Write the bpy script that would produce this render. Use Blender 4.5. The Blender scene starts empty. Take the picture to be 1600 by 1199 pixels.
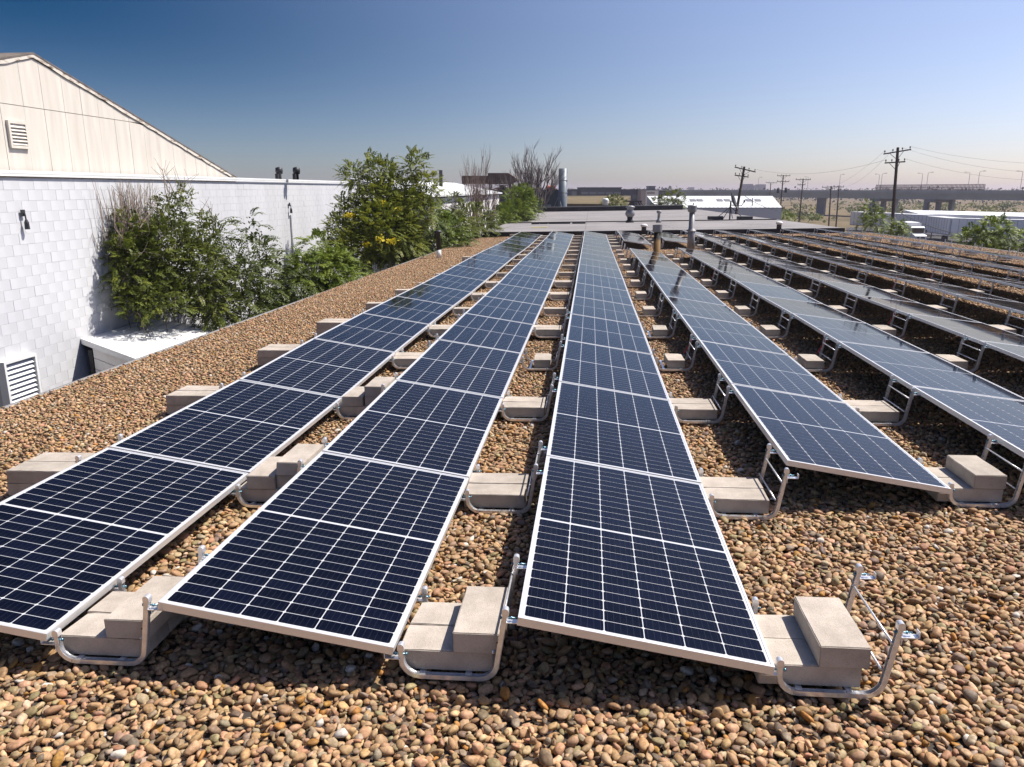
import bpy, math, random
import numpy as np
from mathutils import Matrix, Vector

random.seed(7)
rng = np.random.default_rng(7)
S = bpy.context.scene
COL = S.collection
rad = math.radians

# ------------------------------------------------------------------ camera
# Roof frame: +Y runs along the panel rows, +X across them, z = 0 at the high
# edge of the panels.  The real roof falls about a degree to the side for
# drainage, so R turns roof coordinates into upright world coordinates.
FPX = 1207.3
YAW, PITCH = 0.10268, rad(14.1)


def basis(pitch, yaw, roll):
    f = np.array([-math.sin(yaw)*math.cos(pitch), math.cos(yaw)*math.cos(pitch), -math.sin(pitch)])
    r = np.array([math.cos(yaw), math.sin(yaw), 0.0])
    u = np.cross(r, f)
    c, s = math.cos(roll), math.sin(roll)
    return np.stack([c*r+s*u, -s*r+c*u, f], 1)


Br = basis(0.23665, YAW, -0.01678)
Bw = basis(PITCH, YAW, 0.0)
R3 = Bw @ Br.T
R = Matrix([[*R3[0], 0], [*R3[1], 0], [*R3[2], 0], [0, 0, 0, 1]])
CAM = R3 @ np.array([0.2706, -2.7025, 1.602])
cx, cy, cz = (float(v) for v in CAM)
cd = bpy.data.cameras.new('camera')
cd.sensor_width = 36.0
cd.lens = FPX*36/1600
cd.clip_start = 0.05
cd.clip_end = 20000
cam = bpy.data.objects.new('camera', cd)
COL.objects.link(cam)
m = Matrix.Identity(4)
for i in range(3):
    m[i][0], m[i][1], m[i][2], m[i][3] = Bw[i][0], Bw[i][1], -Bw[i][2], CAM[i]
cam.matrix_world = m
S.camera = cam

# ------------------------------------------------------------------ sky, sun, exposure
SUN = Vector((R3 @ np.array([0.64, 0.27, 1.0]))).normalized()
sun_el = math.asin(SUN.z)
sun_az = math.atan2(SUN.x, SUN.y)
w = bpy.data.worlds.new('World')
S.world = w
w.use_nodes = True
nt = w.node_tree
nt.nodes.clear()
sky = nt.nodes.new('ShaderNodeTexSky')
sky.sky_type = 'NISHITA'
sky.sun_disc = False
sky.sun_elevation = sun_el
sky.sun_rotation = sun_az
sky.altitude = 1600
sky.air_density = 1.0
sky.dust_density = 3.2
sky.ozone_density = 2.0
bg = nt.nodes.new('ShaderNodeBackground')
bg.inputs['Strength'].default_value = 0.078
wo = nt.nodes.new('ShaderNodeOutputWorld')
# clear-sky polarisation: darkest and bluest a right angle away from the sun, weaker in the haze near the horizon


def wmath(op, a, b=None, c=None):
    x = nt.nodes.new('ShaderNodeMath')
    x.operation = op
    for s_, v in zip(x.inputs, (a, b, c)):
        if v is None:
            continue
        if hasattr(v, 'links'):
            nt.links.new(v, s_)
        else:
            s_.default_value = v
    return x.outputs[0]


geo = nt.nodes.new('ShaderNodeTexCoord')
nrm = nt.nodes.new('ShaderNodeVectorMath')
nrm.operation = 'NORMALIZE'
nt.links.new(geo.outputs['Generated'], nrm.inputs[0])
dot = nt.nodes.new('ShaderNodeVectorMath')
dot.operation = 'DOT_PRODUCT'
nt.links.new(nrm.outputs[0], dot.inputs[0])
dot.inputs[1].default_value = SUN
sepz = nt.nodes.new('ShaderNodeSeparateXYZ')
nt.links.new(nrm.outputs[0], sepz.inputs[0])
c2 = wmath('MULTIPLY', dot.outputs['Value'], dot.outputs['Value'])
pol = wmath('DIVIDE', wmath('SUBTRACT', 1.0, c2), wmath('ADD', 1.0, c2))
mr = nt.nodes.new('ShaderNodeMapRange')
mr.interpolation_type = 'SMOOTHSTEP'
mr.inputs['From Min'].default_value = -0.08
mr.inputs['From Max'].default_value = 0.22
mr.inputs['To Min'].default_value = 0.42
mr.inputs['To Max'].default_value = 1.0
nt.links.new(sepz.outputs[2], mr.inputs['Value'])
pol = wmath('MULTIPLY', wmath('POWER', pol, 2.6), mr.outputs[0])
cmbc = nt.nodes.new('ShaderNodeCombineXYZ')
for i, (k_, p_) in enumerate(((1.72, 0.99), (1.50, 0.86), (1.56, 0.76))):
    nt.links.new(wmath('MULTIPLY', wmath('MULTIPLY_ADD', pol, -p_, 1.0), k_), cmbc.inputs[i])
mul = nt.nodes.new('ShaderNodeVectorMath')
mul.operation = 'MULTIPLY'
nt.links.new(sky.outputs[0], mul.inputs[0])
nt.links.new(cmbc.outputs[0], mul.inputs[1])
nt.links.new(mul.outputs[0], bg.inputs[0])
nt.links.new(bg.outputs[0], wo.inputs[0])
ld = bpy.data.lights.new('sun', 'SUN')
ld.energy = 5.0
ld.angle = rad(0.5)
ld.color = (1.0, 0.95, 0.87)
lo = bpy.data.objects.new('sun', ld)
COL.objects.link(lo)
lo.rotation_euler = SUN.to_track_quat('Z', 'Y').to_euler()
lo.location = (20, 0, 60)
S.view_settings.view_transform = 'Standard'
S.view_settings.look = 'None'
S.view_settings.gamma = 1.0
S.view_settings.use_curve_mapping = False
S.view_settings.exposure = 0.46
S.cycles.max_bounces = 6
S.cycles.diffuse_bounces = 1
S.cycles.glossy_bounces = 3
S.cycles.transparent_max_bounces = 6


# ------------------------------------------------------------------ helpers
def at(px, py, depth):
    """world point seen at photo pixel (px, py) at this forward depth"""
    return CAM + depth*(Bw[:, 2] + Bw[:, 0]*(px-800)/FPX - Bw[:, 1]*(py-599.5)/FPX)


def at_x(px, py, X):
    d = Bw[:, 2] + Bw[:, 0]*(px-800)/FPX - Bw[:, 1]*(py-599.5)/FPX
    return CAM + d*((X-cx)/d[0])


def at_z(px, py, Z):
    d = Bw[:, 2] + Bw[:, 0]*(px-800)/FPX - Bw[:, 1]*(py-599.5)/FPX
    return CAM + d*((Z-cz)/d[2])


def to_px(P):
    d = np.asarray(P, float) - CAM
    z = float(d @ Bw[:, 2])
    if z < 0.05:
        return None
    return 800+FPX*float(d @ Bw[:, 0])/z, 599.5-FPX*float(d @ Bw[:, 1])/z, z


class MB:
    """collects shapes for ONE mesh object"""
    def __init__(self):
        self.v, self.f, self.t, self.uv = [], [], [], []

    def face(self, pts, tint=None, uv=None):
        b = len(self.v)
        self.v += [tuple(p) for p in pts]
        self.f.append(tuple(range(b, b+len(pts))))
        self.t.append(random.random() if tint is None else tint)
        self.uv += uv if uv else [(0, 0)]*len(pts)

    def poly(self, verts, faces, tint=None):
        b = len(self.v)
        self.v += [tuple(p) for p in verts]
        for f in faces:
            self.f.append(tuple(b+i for i in f))
            self.t.append(random.random() if tint is None else tint)
            self.uv += [(0, 0)]*len(f)

    def box(self, c, s, M=None, tint=None, ch=0.0):
        x, y, z = s[0]/2, s[1]/2, s[2]/2
        if ch:
            vs, fs = chamfer_box(x, y, z, ch)
        else:
            vs = [(-x, -y, -z), (x, -y, -z), (x, y, -z), (-x, y, -z), (-x, -y, z), (x, -y, z), (x, y, z), (-x, y, z)]
            fs = [(3, 2, 1, 0), (4, 5, 6, 7), (0, 1, 5, 4), (1, 2, 6, 5), (2, 3, 7, 6), (3, 0, 4, 7)]
        if M is not None:
            vs = [tuple(M @ Vector(p)) for p in vs]
        self.poly([(p[0]+c[0], p[1]+c[1], p[2]+c[2]) for p in vs], fs, tint)

    def tube(self, path, r, n=6, r2=None, cap=True, tint=None):
        path = [Vector(p) for p in path]
        k = len(path)
        vs, fs = [], []
        side = None
        for i, p in enumerate(path):
            d = (path[min(i+1, k-1)]-path[max(i-1, 0)])
            if d.length < 1e-9:
                d = Vector((0, 0, 1))
            d.normalize()
            if side is None:
                side = d.orthogonal().normalized()
            side = (side-d*side.dot(d))
            side = side.normalized() if side.length > 1e-6 else d.orthogonal().normalized()
            up = d.cross(side)
            rr = r if r2 is None else r+(r2-r)*i/(k-1)
            for j in range(n):
                a = 2*math.pi*j/n
                vs.append(p+side*(math.cos(a)*rr)+up*(math.sin(a)*rr))
        for i in range(k-1):
            for j in range(n):
                a, b = i*n+j, i*n+(j+1) % n
                fs.append((a, b, b+n, a+n))
        if cap:
            fs.append(tuple(reversed(range(n))))
            fs.append(tuple(range((k-1)*n, k*n)))
        self.poly(vs, fs, tint)

    def lathe(self, prof, c=(0, 0, 0), n=16, tint=None):
        vs, fs = [], []
        for r, z in prof:
            for j in range(n):
                a = 2*math.pi*j/n
                vs.append((c[0]+r*math.cos(a), c[1]+r*math.sin(a), c[2]+z))
        for i in range(len(prof)-1):
            for j in range(n):
                a, b = i*n+j, i*n+(j+1) % n
                fs.append((a, b, b+n, a+n))
        fs.append(tuple(reversed(range(n))))
        fs.append(tuple(range((len(prof)-1)*n, len(prof)*n)))
        self.poly(vs, fs, tint)

    def prism(self, pts, off, tint=None):
        n = len(pts)
        off = Vector(off)
        vs = [Vector(p) for p in pts]+[Vector(p)+off for p in pts]
        fs = [tuple(reversed(range(n))), tuple(range(n, 2*n))]
        fs += [(i, (i+1) % n, n+(i+1) % n, n+i) for i in range(n)]
        self.poly(vs, fs, tint)

    def sweep(self, path, prof, tint=None):
        """path in the xz plane; profile (a along the in-plane normal, b along y)"""
        k, n = len(path), len(prof)
        vs, fs = [], []
        for i in range(k):
            d = Vector(path[min(i+1, k-1)])-Vector(path[max(i-1, 0)])
            d.normalize()
            nx, nz = -d[1], d[0]
            for a, b in prof:
                vs.append((path[i][0]+nx*a, b, path[i][1]+nz*a))
        for i in range(k-1):
            for j in range(n):
                a, b = i*n+j, i*n+(j+1) % n
                fs.append((a, b, b+n, a+n))
        fs.append(tuple(range(n)))
        fs.append(tuple(reversed(range((k-1)*n, k*n))))
        self.poly(vs, fs, tint)

    def mesh(self, name, mat, smooth=False, fix=True):
        me = bpy.data.meshes.new(name)
        me.from_pydata(self.v, [], self.f)
        if mat:
            me.materials.append(mat)
        a = me.attributes.new('tint', 'FLOAT', 'FACE')
        a.data.foreach_set('value', np.array(self.t, np.float32))
        u = me.uv_layers.new(name='UVMap')
        u.data.foreach_set('uv', np.array(self.uv, np.float32).ravel())
        if smooth:
            me.polygons.foreach_set('use_smooth', [True]*len(me.polygons))
        if fix and len(self.f) < 60000:
            import bmesh
            bm = bmesh.new()
            bm.from_mesh(me)
            bmesh.ops.recalc_face_normals(bm, faces=bm.faces)
            bm.to_mesh(me)
            bm.free()
        me.update()
        return me

    def build(self, name, mat, parent=None, smooth=False, fix=True):
        return link(name, self.mesh(name, mat, smooth, fix), parent)


def chamfer_box(x, y, z, c):
    import bmesh
    bm = bmesh.new()
    bmesh.ops.create_cube(bm, size=1.0)
    for v in bm.verts:
        v.co = Vector((v.co.x*2*x, v.co.y*2*y, v.co.z*2*z))
    bmesh.ops.bevel(bm, geom=list(bm.edges), offset=c, segments=1, affect='EDGES')
    bm.verts.index_update()
    vs = [tuple(v.co) for v in bm.verts]
    fs = [tuple(v.index for v in f.verts) for f in bm.faces]
    bm.free()
    return vs, fs


def link(name, me, parent=None, M=None):
    o = bpy.data.objects.new(name, me)
    COL.objects.link(o)
    if parent is not None:
        o.parent = parent
    if M is not None:
        o.matrix_local = M
    return o


def tag(o, label=None, cat=None, group=None, kind=None):
    if label:
        o['label'] = label
    if cat:
        o['category'] = cat
    if group:
        o['group'] = group
    if kind:
        o['kind'] = kind
    return o


def thing(name, label, cat, M=None, group=None):
    o = bpy.data.objects.new(name, None)
    o.empty_display_size = 0.1
    COL.objects.link(o)
    if M is not None:
        o.matrix_world = M if isinstance(M, Matrix) else Matrix.Translation(M)
    return tag(o, label, cat, group)


T = Matrix.Translation
ORD = ['nearest', 'second', 'third', 'fourth', 'fifth', 'sixth', 'seventh', 'eighth', 'ninth', 'tenth', 'eleventh',
       'twelfth', 'thirteenth', 'fourteenth', 'fifteenth', 'sixteenth', 'seventeenth', 'eighteenth']
ROWN = ['', 'leftmost', 'second', 'third', 'fourth', 'fifth', 'sixth', 'seventh', 'eighth', 'ninth', 'rightmost']


# ------------------------------------------------------------------ materials
def mat(name, col, rough=0.6, metal=0.0, spec=0.5, build=None):
    m_ = bpy.data.materials.new(name)
    m_.use_nodes = True
    n = m_.node_tree
    b = n.nodes['Principled BSDF']
    b.inputs['Base Color'].default_value = (*col, 1)
    b.inputs['Roughness'].default_value = rough
    b.inputs['Metallic'].default_value = metal
    b.inputs['Specular IOR Level'].default_value = spec
    if build:
        build(n, b)
    return m_


def nd(n, typ, **kw):
    x = n.nodes.new(typ)
    for k, v in kw.items():
        if k in x.inputs:
            x.inputs[k].default_value = v
        else:
            setattr(x, k, v)
    return x


def ramp(n, fac, stops):
    r = n.nodes.new('ShaderNodeValToRGB')
    e = r.color_ramp.elements
    while len(e) < len(stops):
        e.new(0.5)
    for i, (p, c) in enumerate(stops):
        e[i].position = p
        e[i].color = (*c, 1)
    n.links.new(fac, r.inputs[0])
    return r.outputs[0]


def mixc(n, fac, a, b, mode='MIX'):
    x = n.nodes.new('ShaderNodeMix')
    x.data_type = 'RGBA'
    x.blend_type = mode
    for s, v in ((x.inputs[0], fac), (x.inputs[6], a), (x.inputs[7], b)):
        if hasattr(v, 'links'):
            n.links.new(v, s)
        elif isinstance(v, (int, float)):
            s.default_value = v
        else:
            s.default_value = (*v, 1)
    return x.outputs[2]


def noise_tex(n, scale, detail=4, coord='Object', rough=0.55, sc=None):
    tc = n.nodes.new('ShaderNodeTexCoord')
    x = n.nodes.new('ShaderNodeTexNoise')
    x.inputs['Scale'].default_value = scale
    x.inputs['Detail'].default_value = detail
    x.inputs['Roughness'].default_value = rough
    src = tc.outputs[coord]
    if sc:
        mp = n.nodes.new('ShaderNodeMapping')
        mp.inputs['Scale'].default_value = sc
        n.links.new(src, mp.inputs[0])
        src = mp.outputs[0]
    n.links.new(src, x.inputs['Vector'])
    return x.outputs['Fac']


def bump(n, b, h, strength=0.3, dist=0.01):
    x = n.nodes.new('ShaderNodeBump')
    x.inputs['Strength'].default_value = strength
    x.inputs['Distance'].default_value = dist
    n.links.new(h, x.inputs['Height'])
    n.links.new(x.outputs[0], b.inputs['Normal'])


def mottled(c1, c2, scale, strength=0.0, dist=0.005, detail=5, coord='Object', sc=None, lo=0.3, hi=0.7):
    def f(n, b):
        h = noise_tex(n, scale, detail, coord, sc=sc)
        n.links.new(ramp(n, h, [(lo, c1), (hi, c2)]), b.inputs['Base Color'])
        if strength:
            bump(n, b, h, strength, dist)
    return f


def attr(n, name):
    a = n.nodes.new('ShaderNodeAttribute')
    a.attribute_name = name
    return a


def cell_nodes(n, b):
    uv = n.nodes.new('ShaderNodeUVMap')
    sp = n.nodes.new('ShaderNodeSeparateXYZ')
    n.links.new(uv.outputs[0], sp.inputs[0])
    mu = nd(n, 'ShaderNodeMath', operation='MULTIPLY')
    mu.inputs[1].default_value = 6.0
    n.links.new(sp.outputs[0], mu.inputs[0])
    fr = nd(n, 'ShaderNodeMath', operation='FRACT')
    n.links.new(mu.outputs[0], fr.inputs[0])
    su = nd(n, 'ShaderNodeMath', operation='SUBTRACT')
    su.inputs[1].default_value = 0.5
    n.links.new(fr.outputs[0], su.inputs[0])
    ab = nd(n, 'ShaderNodeMath', operation='ABSOLUTE')
    n.links.new(su.outputs[0], ab.inputs[0])
    lt = nd(n, 'ShaderNodeMath', operation='LESS_THAN')
    lt.inputs[1].default_value = 0.03
    n.links.new(ab.outputs[0], lt.inputs[0])
    ti = attr(n, 'tint')
    base = ramp(n, ti.outputs['Fac'], [(0.0, (0.0010, 0.0017, 0.0065)), (1.0, (0.0018, 0.0030, 0.0110))])
    dust = noise_tex(n, 2.3, 6, 'Object', rough=0.65)
    film = ramp(n, dust, [(0.45, (0.0, 0.0, 0.0)), (0.8, (0.006, 0.0062, 0.0068))])
    c = mixc(n, lt.outputs[0], base, (0.016, 0.018, 0.028))
    n.links.new(mixc(n, 1.0, c, film, 'ADD'), b.inputs['Base Color'])
    rr = n.nodes.new('ShaderNodeMapRange')
    rr.inputs['From Min'].default_value = 0.3
    rr.inputs['From Max'].default_value = 0.75
    rr.inputs['To Min'].default_value = 0.03
    rr.inputs['To Max'].default_value = 0.08
    b.inputs['Specular IOR Level'].default_value = 0.0
    n.links.new(dust, rr.inputs['Value'])
    coated_glass(n, b, rr.outputs[0])


def coated_glass(n, b, rough_socket=None, rough=0.05):
    """anti-reflective glass sheet over the base: Schlick reflection from 0.4 percent upwards"""
    lw_ = n.nodes.new('ShaderNodeLayerWeight')
    lw_.inputs['Blend'].default_value = 0.5
    pw = nd(n, 'ShaderNodeMath', operation='POWER')
    n.links.new(lw_.outputs['Facing'], pw.inputs[0])
    pw.inputs[1].default_value = 5.0
    ma = nd(n, 'ShaderNodeMath', operation='MULTIPLY_ADD')
    n.links.new(pw.outputs[0], ma.inputs[0])
    ma.inputs[1].default_value = 0.996
    ma.inputs[2].default_value = 0.006
    gl = n.nodes.new('ShaderNodeBsdfGlossy')
    gl.inputs['Roughness'].default_value = rough
    if rough_socket is not None:
        n.links.new(rough_socket, gl.inputs['Roughness'])
    ms = n.nodes.new('ShaderNodeMixShader')
    n.links.new(ma.outputs[0], ms.inputs[0])
    n.links.new(b.outputs[0], ms.inputs[1])
    n.links.new(gl.outputs[0], ms.inputs[2])
    n.links.new(ms.outputs[0], n.nodes['Material Output'].inputs[0])


def stone_nodes(n, b):
    a = attr(n, 'stone')
    h = noise_tex(n, 90, 5)
    h2 = noise_tex(n, 22, 3)
    c = mixc(n, 1.0, a.outputs['Color'], ramp(n, h, [(0.25, (0.62, 0.6, 0.58)), (0.7, (1.2, 1.2, 1.2))]), 'MULTIPLY')
    c = mixc(n, 1.0, c, ramp(n, h2, [(0.3, (0.85, 0.83, 0.8)), (0.7, (1.1, 1.1, 1.1))]), 'MULTIPLY')
    n.links.new(c, b.inputs['Base Color'])
    bump(n, b, h, 0.35, 0.002)


def leaf_mat(name, dark, mid, light):
    m_ = bpy.data.materials.new(name)
    m_.use_nodes = True
    n = m_.node_tree
    b = n.nodes['Principled BSDF']
    a = attr(n, 'tint')
    c = ramp(n, a.outputs['Fac'], [(0.0, dark), (0.5, mid), (1.0, light)])
    n.links.new(c, b.inputs['Base Color'])
    b.inputs['Roughness'].default_value = 0.5
    b.inputs['Specular IOR Level'].default_value = 0.35
    tr = n.nodes.new('ShaderNodeBsdfTranslucent')
    n.links.new(c, tr.inputs[0])
    ms = n.nodes.new('ShaderNodeMixShader')
    ms.inputs[0].default_value = 0.32
    n.links.new(b.outputs[0], ms.inputs[1])
    n.links.new(tr.outputs[0], ms.inputs[2])
    n.links.new(ms.outputs[0], n.nodes['Material Output'].inputs[0])
    return m_


def concrete_nodes(n, b):
    h = noise_tex(n, 160, 6, rough=0.7)
    l = noise_tex(n, 6, 4)
    c = ramp(n, h, [(0.26, (0.29, 0.25, 0.21)), (0.42, (0.465, 0.41, 0.35)), (0.78, (0.55, 0.49, 0.425))])
    c = mixc(n, 1.0, c, ramp(n, l, [(0.3, (0.74, 0.73, 0.72)), (0.62, (1.06, 1.06, 1.06))]), 'MULTIPLY')
    oi = n.nodes.new('ShaderNodeObjectInfo')
    c = mixc(n, 1.0, c, ramp(n, oi.outputs['Random'], [(0, (0.88, 0.88, 0.88)), (1, (1.06, 1.05, 1.04))]), 'MULTIPLY')
    n.links.new(c, b.inputs['Base Color'])
    bump(n, b, h, 0.6, 0.004)


def paint_wall_nodes(n, b):
    h = noise_tex(n, 45, 5)
    st = noise_tex(n, 1.1, 5, 'Object', sc=(1, 1, 0.25))
    c = ramp(n, st, [(0.25, (0.52, 0.52, 0.53)), (0.6, (0.625, 0.626, 0.64))])
    n.links.new(c, b.inputs['Base Color'])
    bump(n, b, h, 0.25, 0.006)


def siding_nodes(n, b):
    st = noise_tex(n, 1.6, 6, 'Object', sc=(1, 3, 0.35))
    h = noise_tex(n, 14, 6, 'Object', sc=(1, 1, 0.5), rough=0.75)
    c = ramp(n, st, [(0.3, (0.58, 0.53, 0.46)), (0.65, (0.69, 0.64, 0.565))])
    c = mixc(n, ramp(n, h, [(0.66, (0, 0, 0)), (0.76, (1, 1, 1))]), c, (0.42, 0.35, 0.27))
    n.links.new(c, b.inputs['Base Color'])


def ground_nodes(n, b):
    h = noise_tex(n, 0.02, 8, 'Object', rough=0.65)
    g = noise_tex(n, 0.6, 6, 'Object')
    c = ramp(n, h, [(0.30, (0.06, 0.062, 0.03)), (0.42, (0.14, 0.11, 0.06)), (0.60, (0.20, 0.155, 0.09)), (0.75, (0.12, 0.10, 0.055))])
    c = mixc(n, 1.0, c, ramp(n, g, [(0.3, (0.75, 0.75, 0.75)), (0.7, (1.15, 1.15, 1.15))]), 'MULTIPLY')
    n.links.new(c, b.inputs['Base Color'])


def membrane_nodes(n, b):
    tc = n.nodes.new('ShaderNodeTexCoord')
    br = n.nodes.new('ShaderNodeTexBrick')
    br.inputs['Scale'].default_value = 1.0
    br.inputs['Mortar Size'].default_value = 0.025
    br.inputs['Brick Width'].default_value = 9.0
    br.inputs['Row Height'].default_value = 1.0
    br.inputs['Color1'].default_value = (0.23, 0.215, 0.21, 1)
    br.inputs['Color2'].default_value = (0.27, 0.25, 0.245, 1)
    br.inputs['Mortar'].default_value = (0.12, 0.11, 0.11, 1)
    n.links.new(tc.outputs['Object'], br.inputs['Vector'])
    h = noise_tex(n, 0.35, 7, 'Object', rough=0.65)
    h2 = noise_tex(n, 18, 4, 'Object')
    c = mixc(n, 1.0, br.outputs['Color'], ramp(n, h, [(0.3, (0.72, 0.72, 0.73)), (0.52, (1, 1, 1)), (0.75, (1.22, 1.2, 1.2))]), 'MULTIPLY')
    c = mixc(n, 1.0, c, ramp(n, h2, [(0.3, (0.9, 0.9, 0.9)), (0.7, (1.08, 1.08, 1.08))]), 'MULTIPLY')
    n.links.new(c, b.inputs['Base Color'])
    bump(n, b, h2, 0.2, 0.01)


def galv_nodes(n, b):
    h = noise_tex(n, 30, 3)
    n.links.new(ramp(n, h, [(0.35, (0.68, 0.68, 0.69)), (0.65, (0.84, 0.84, 0.85))]), b.inputs['Base Color'])
    r = n.nodes.new('ShaderNodeMapRange')
    r.inputs['To Min'].default_value = 0.22
    r.inputs['To Max'].default_value = 0.42
    n.links.new(h, r.inputs['Value'])
    n.links.new(r.outputs[0], b.inputs['Roughness'])


def rusty_pipe_nodes(n, b):
    tc = n.nodes.new('ShaderNodeTexCoord')
    sp = n.nodes.new('ShaderNodeSeparateXYZ')
    n.links.new(tc.outputs['Object'], sp.inputs[0])
    h = noise_tex(n, 9, 4)
    ad = nd(n, 'ShaderNodeMath', operation='MULTIPLY_ADD')
    ad.inputs[1].default_value = 0.25
    n.links.new(h, ad.inputs[0])
    n.links.new(sp.outputs[2], ad.inputs[2])
    c = ramp(n, ad.outputs[0], [(0.12, (0.10, 0.09, 0.085)), (0.24, (0.20, 0.115, 0.04)), (0.58, (0.22, 0.125, 0.04)), (0.70, (0.025, 0.022, 0.02))])
    n.links.new(c, b.inputs['Base Color'])


M = {}
M['cell'] = mat('solar_cell', (0.006, 0.008, 0.02), 0.1, 0, 0.07, cell_nodes)
M['back'] = mat('white_backsheet', (0.52, 0.53, 0.56), 0.9, 0, 0.0, lambda n, b: coated_glass(n, b))
M['alu'] = mat('anodised_aluminium', (0.80, 0.79, 0.78), 0.42, 0.55, 0.5)
M['galv'] = mat('galvanised_steel', (0.7, 0.7, 0.7), 0.3, 0.62, 0.5, galv_nodes)
M['bolt'] = mat('zinc_blue_bolt', (0.16, 0.30, 0.38), 0.35, 0.9)
M['hole'] = mat('dark_hole', (0.01, 0.01, 0.01), 0.9)
M['block'] = mat('concrete', (0.42, 0.37, 0.33), 0.9, 0, 0.2, concrete_nodes)
M['stone'] = mat('river_stone', (0.4, 0.3, 0.2), 0.62, 0, 0.3, stone_nodes)
M['deck'] = mat('tar_deck', (0.05, 0.04, 0.032), 0.95)
M['trim'] = mat('edge_metal', (0.24, 0.23, 0.225), 0.6, 0.2)
M['membrane'] = mat('roof_membrane', (0.25, 0.24, 0.235), 0.85, 0, 0.3, membrane_nodes)
M['tar'] = mat('black_bitumen', (0.022, 0.021, 0.023), 0.75, 0, 0.3, mottled((0.014, 0.014, 0.016), (0.04, 0.038, 0.04), 1.5))
M['paint'] = mat('white_wall_paint', (0.7, 0.7, 0.72), 0.7, 0, 0.3, paint_wall_nodes)
M['siding'] = mat('cream_siding', (0.72, 0.66, 0.56), 0.65, 0, 0.3, siding_nodes)
M['fascia'] = mat('peeling_fascia', (0.6, 0.55, 0.48), 0.7, 0, 0.3, mottled((0.68, 0.62, 0.54), (0.16, 0.115, 0.07), 4.0, lo=0.5, hi=0.66, sc=(1, 1, 3)))
M['shingle'] = mat('brown_shingle', (0.15, 0.12, 0.1), 0.9, 0, 0.2, mottled((0.1, 0.085, 0.075), (0.22, 0.185, 0.16), 5))
M['white'] = mat('white_metal', (0.8, 0.8, 0.79), 0.4, 0, 0.4, mottled((0.72, 0.72, 0.70), (0.82, 0.82, 0.81), 2))
M['whitetrail'] = mat('white_trailer', (0.72, 0.72, 0.76), 0.5, 0, 0.4, mottled((0.78, 0.77, 0.81), (0.86, 0.85, 0.88), 0.5))
M['dirtwhite'] = mat('soiled_white', (0.6, 0.58, 0.55), 0.7, 0, 0.3, mottled((0.74, 0.71, 0.67), (0.86, 0.84, 0.82), 1.5))
M['bark'] = mat('bark', (0.12, 0.09, 0.065), 0.9, 0, 0.2, mottled((0.07, 0.052, 0.04), (0.17, 0.13, 0.10), 12))
M['deadwood'] = mat('dead_twig', (0.25, 0.19, 0.15), 0.9, 0, 0.2, mottled((0.19, 0.145, 0.12), (0.34, 0.27, 0.22), 6))
M['brownt'] = mat('brown_twig', (0.16, 0.11, 0.09), 0.9, 0, 0.2, mottled((0.12, 0.08, 0.07), (0.21, 0.15, 0.125), 6))
M['greytwig'] = mat('grey_twig', (0.12, 0.1, 0.095), 0.9, 0, 0.2, mottled((0.085, 0.07, 0.07), (0.17, 0.14, 0.135), 4))
M['leafdark'] = leaf_mat('dark_leaf', (0.03, 0.045, 0.008), (0.075, 0.10, 0.016), (0.14, 0.165, 0.028))
M['leafolive'] = leaf_mat('olive_leaf', (0.04, 0.058, 0.009), (0.11, 0.138, 0.018), (0.215, 0.225, 0.035))
M['leafbright'] = leaf_mat('bright_leaf', (0.06, 0.09, 0.010), (0.14, 0.19, 0.020), (0.24, 0.29, 0.04))
M['leafyellow'] = leaf_mat('yellowish_leaf', (0.06, 0.085, 0.012), (0.155, 0.185, 0.02), (0.29, 0.295, 0.04))
M['flower'] = leaf_mat('yellow_flower', (0.62, 0.46, 0.015), (0.78, 0.62, 0.03), (0.85, 0.72, 0.08))
M['wood'] = mat('creosote_wood', (0.055, 0.038, 0.03), 0.9, 0, 0.2, mottled((0.035, 0.026, 0.022), (0.085, 0.06, 0.045), 3, sc=(1, 1, 0.2)))
M['wire'] = mat('cable', (0.05, 0.05, 0.055), 0.6)
M['ceramic'] = mat('insulator', (0.10, 0.09, 0.1), 0.3)
M['ductsteel'] = mat('duct_steel', (0.15, 0.18, 0.2), 0.5, 0.2, 0.5, mottled((0.10, 0.125, 0.145), (0.18, 0.21, 0.235), 1.2))
M['ventgrey'] = mat('grey_vent_pipe', (0.36, 0.35, 0.36), 0.5, 0.3, 0.5, mottled((0.20, 0.195, 0.20), (0.30, 0.29, 0.30), 4))
M['rustpipe'] = mat('rusty_pipe', (0.3, 0.17, 0.06), 0.75, 0.1, 0.4, rusty_pipe_nodes)
M['darkmetal'] = mat('dark_metal', (0.045, 0.045, 0.05), 0.5, 0.4, 0.5)
M['brownsteel'] = mat('brown_steel', (0.16, 0.105, 0.085), 0.7, 0.2, 0.4, mottled((0.12, 0.075, 0.06), (0.2, 0.14, 0.115), 1.5))
M['dishgrey'] = mat('dish_grey', (0.075, 0.08, 0.09), 0.6, 0, 0.3)
M['teal'] = mat('dark_teal_panel', (0.035, 0.055, 0.065), 0.5, 0, 0.4)
M['orange'] = mat('orange_paint', (0.5, 0.11, 0.03), 0.6)
M['slate'] = mat('slate_cladding', (0.07, 0.085, 0.105), 0.6, 0, 0.4)
M['glass'] = mat('window_glass', (0.16, 0.19, 0.22), 0.08, 0, 0.8)
M['darkglass'] = mat('dark_glass', (0.012, 0.015, 0.018), 0.05, 0, 0.8)
M['bridge'] = mat('bridge_concrete', (0.36, 0.39, 0.42), 0.8, 0, 0.3, mottled((0.31, 0.34, 0.37), (0.40, 0.43, 0.46), 0.2))
M['pier'] = mat('pier_concrete', (0.2, 0.225, 0.25), 0.85)
M['ground'] = mat('dry_grass_ground', (0.25, 0.2, 0.1), 0.95, 0, 0.1, ground_nodes)
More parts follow.
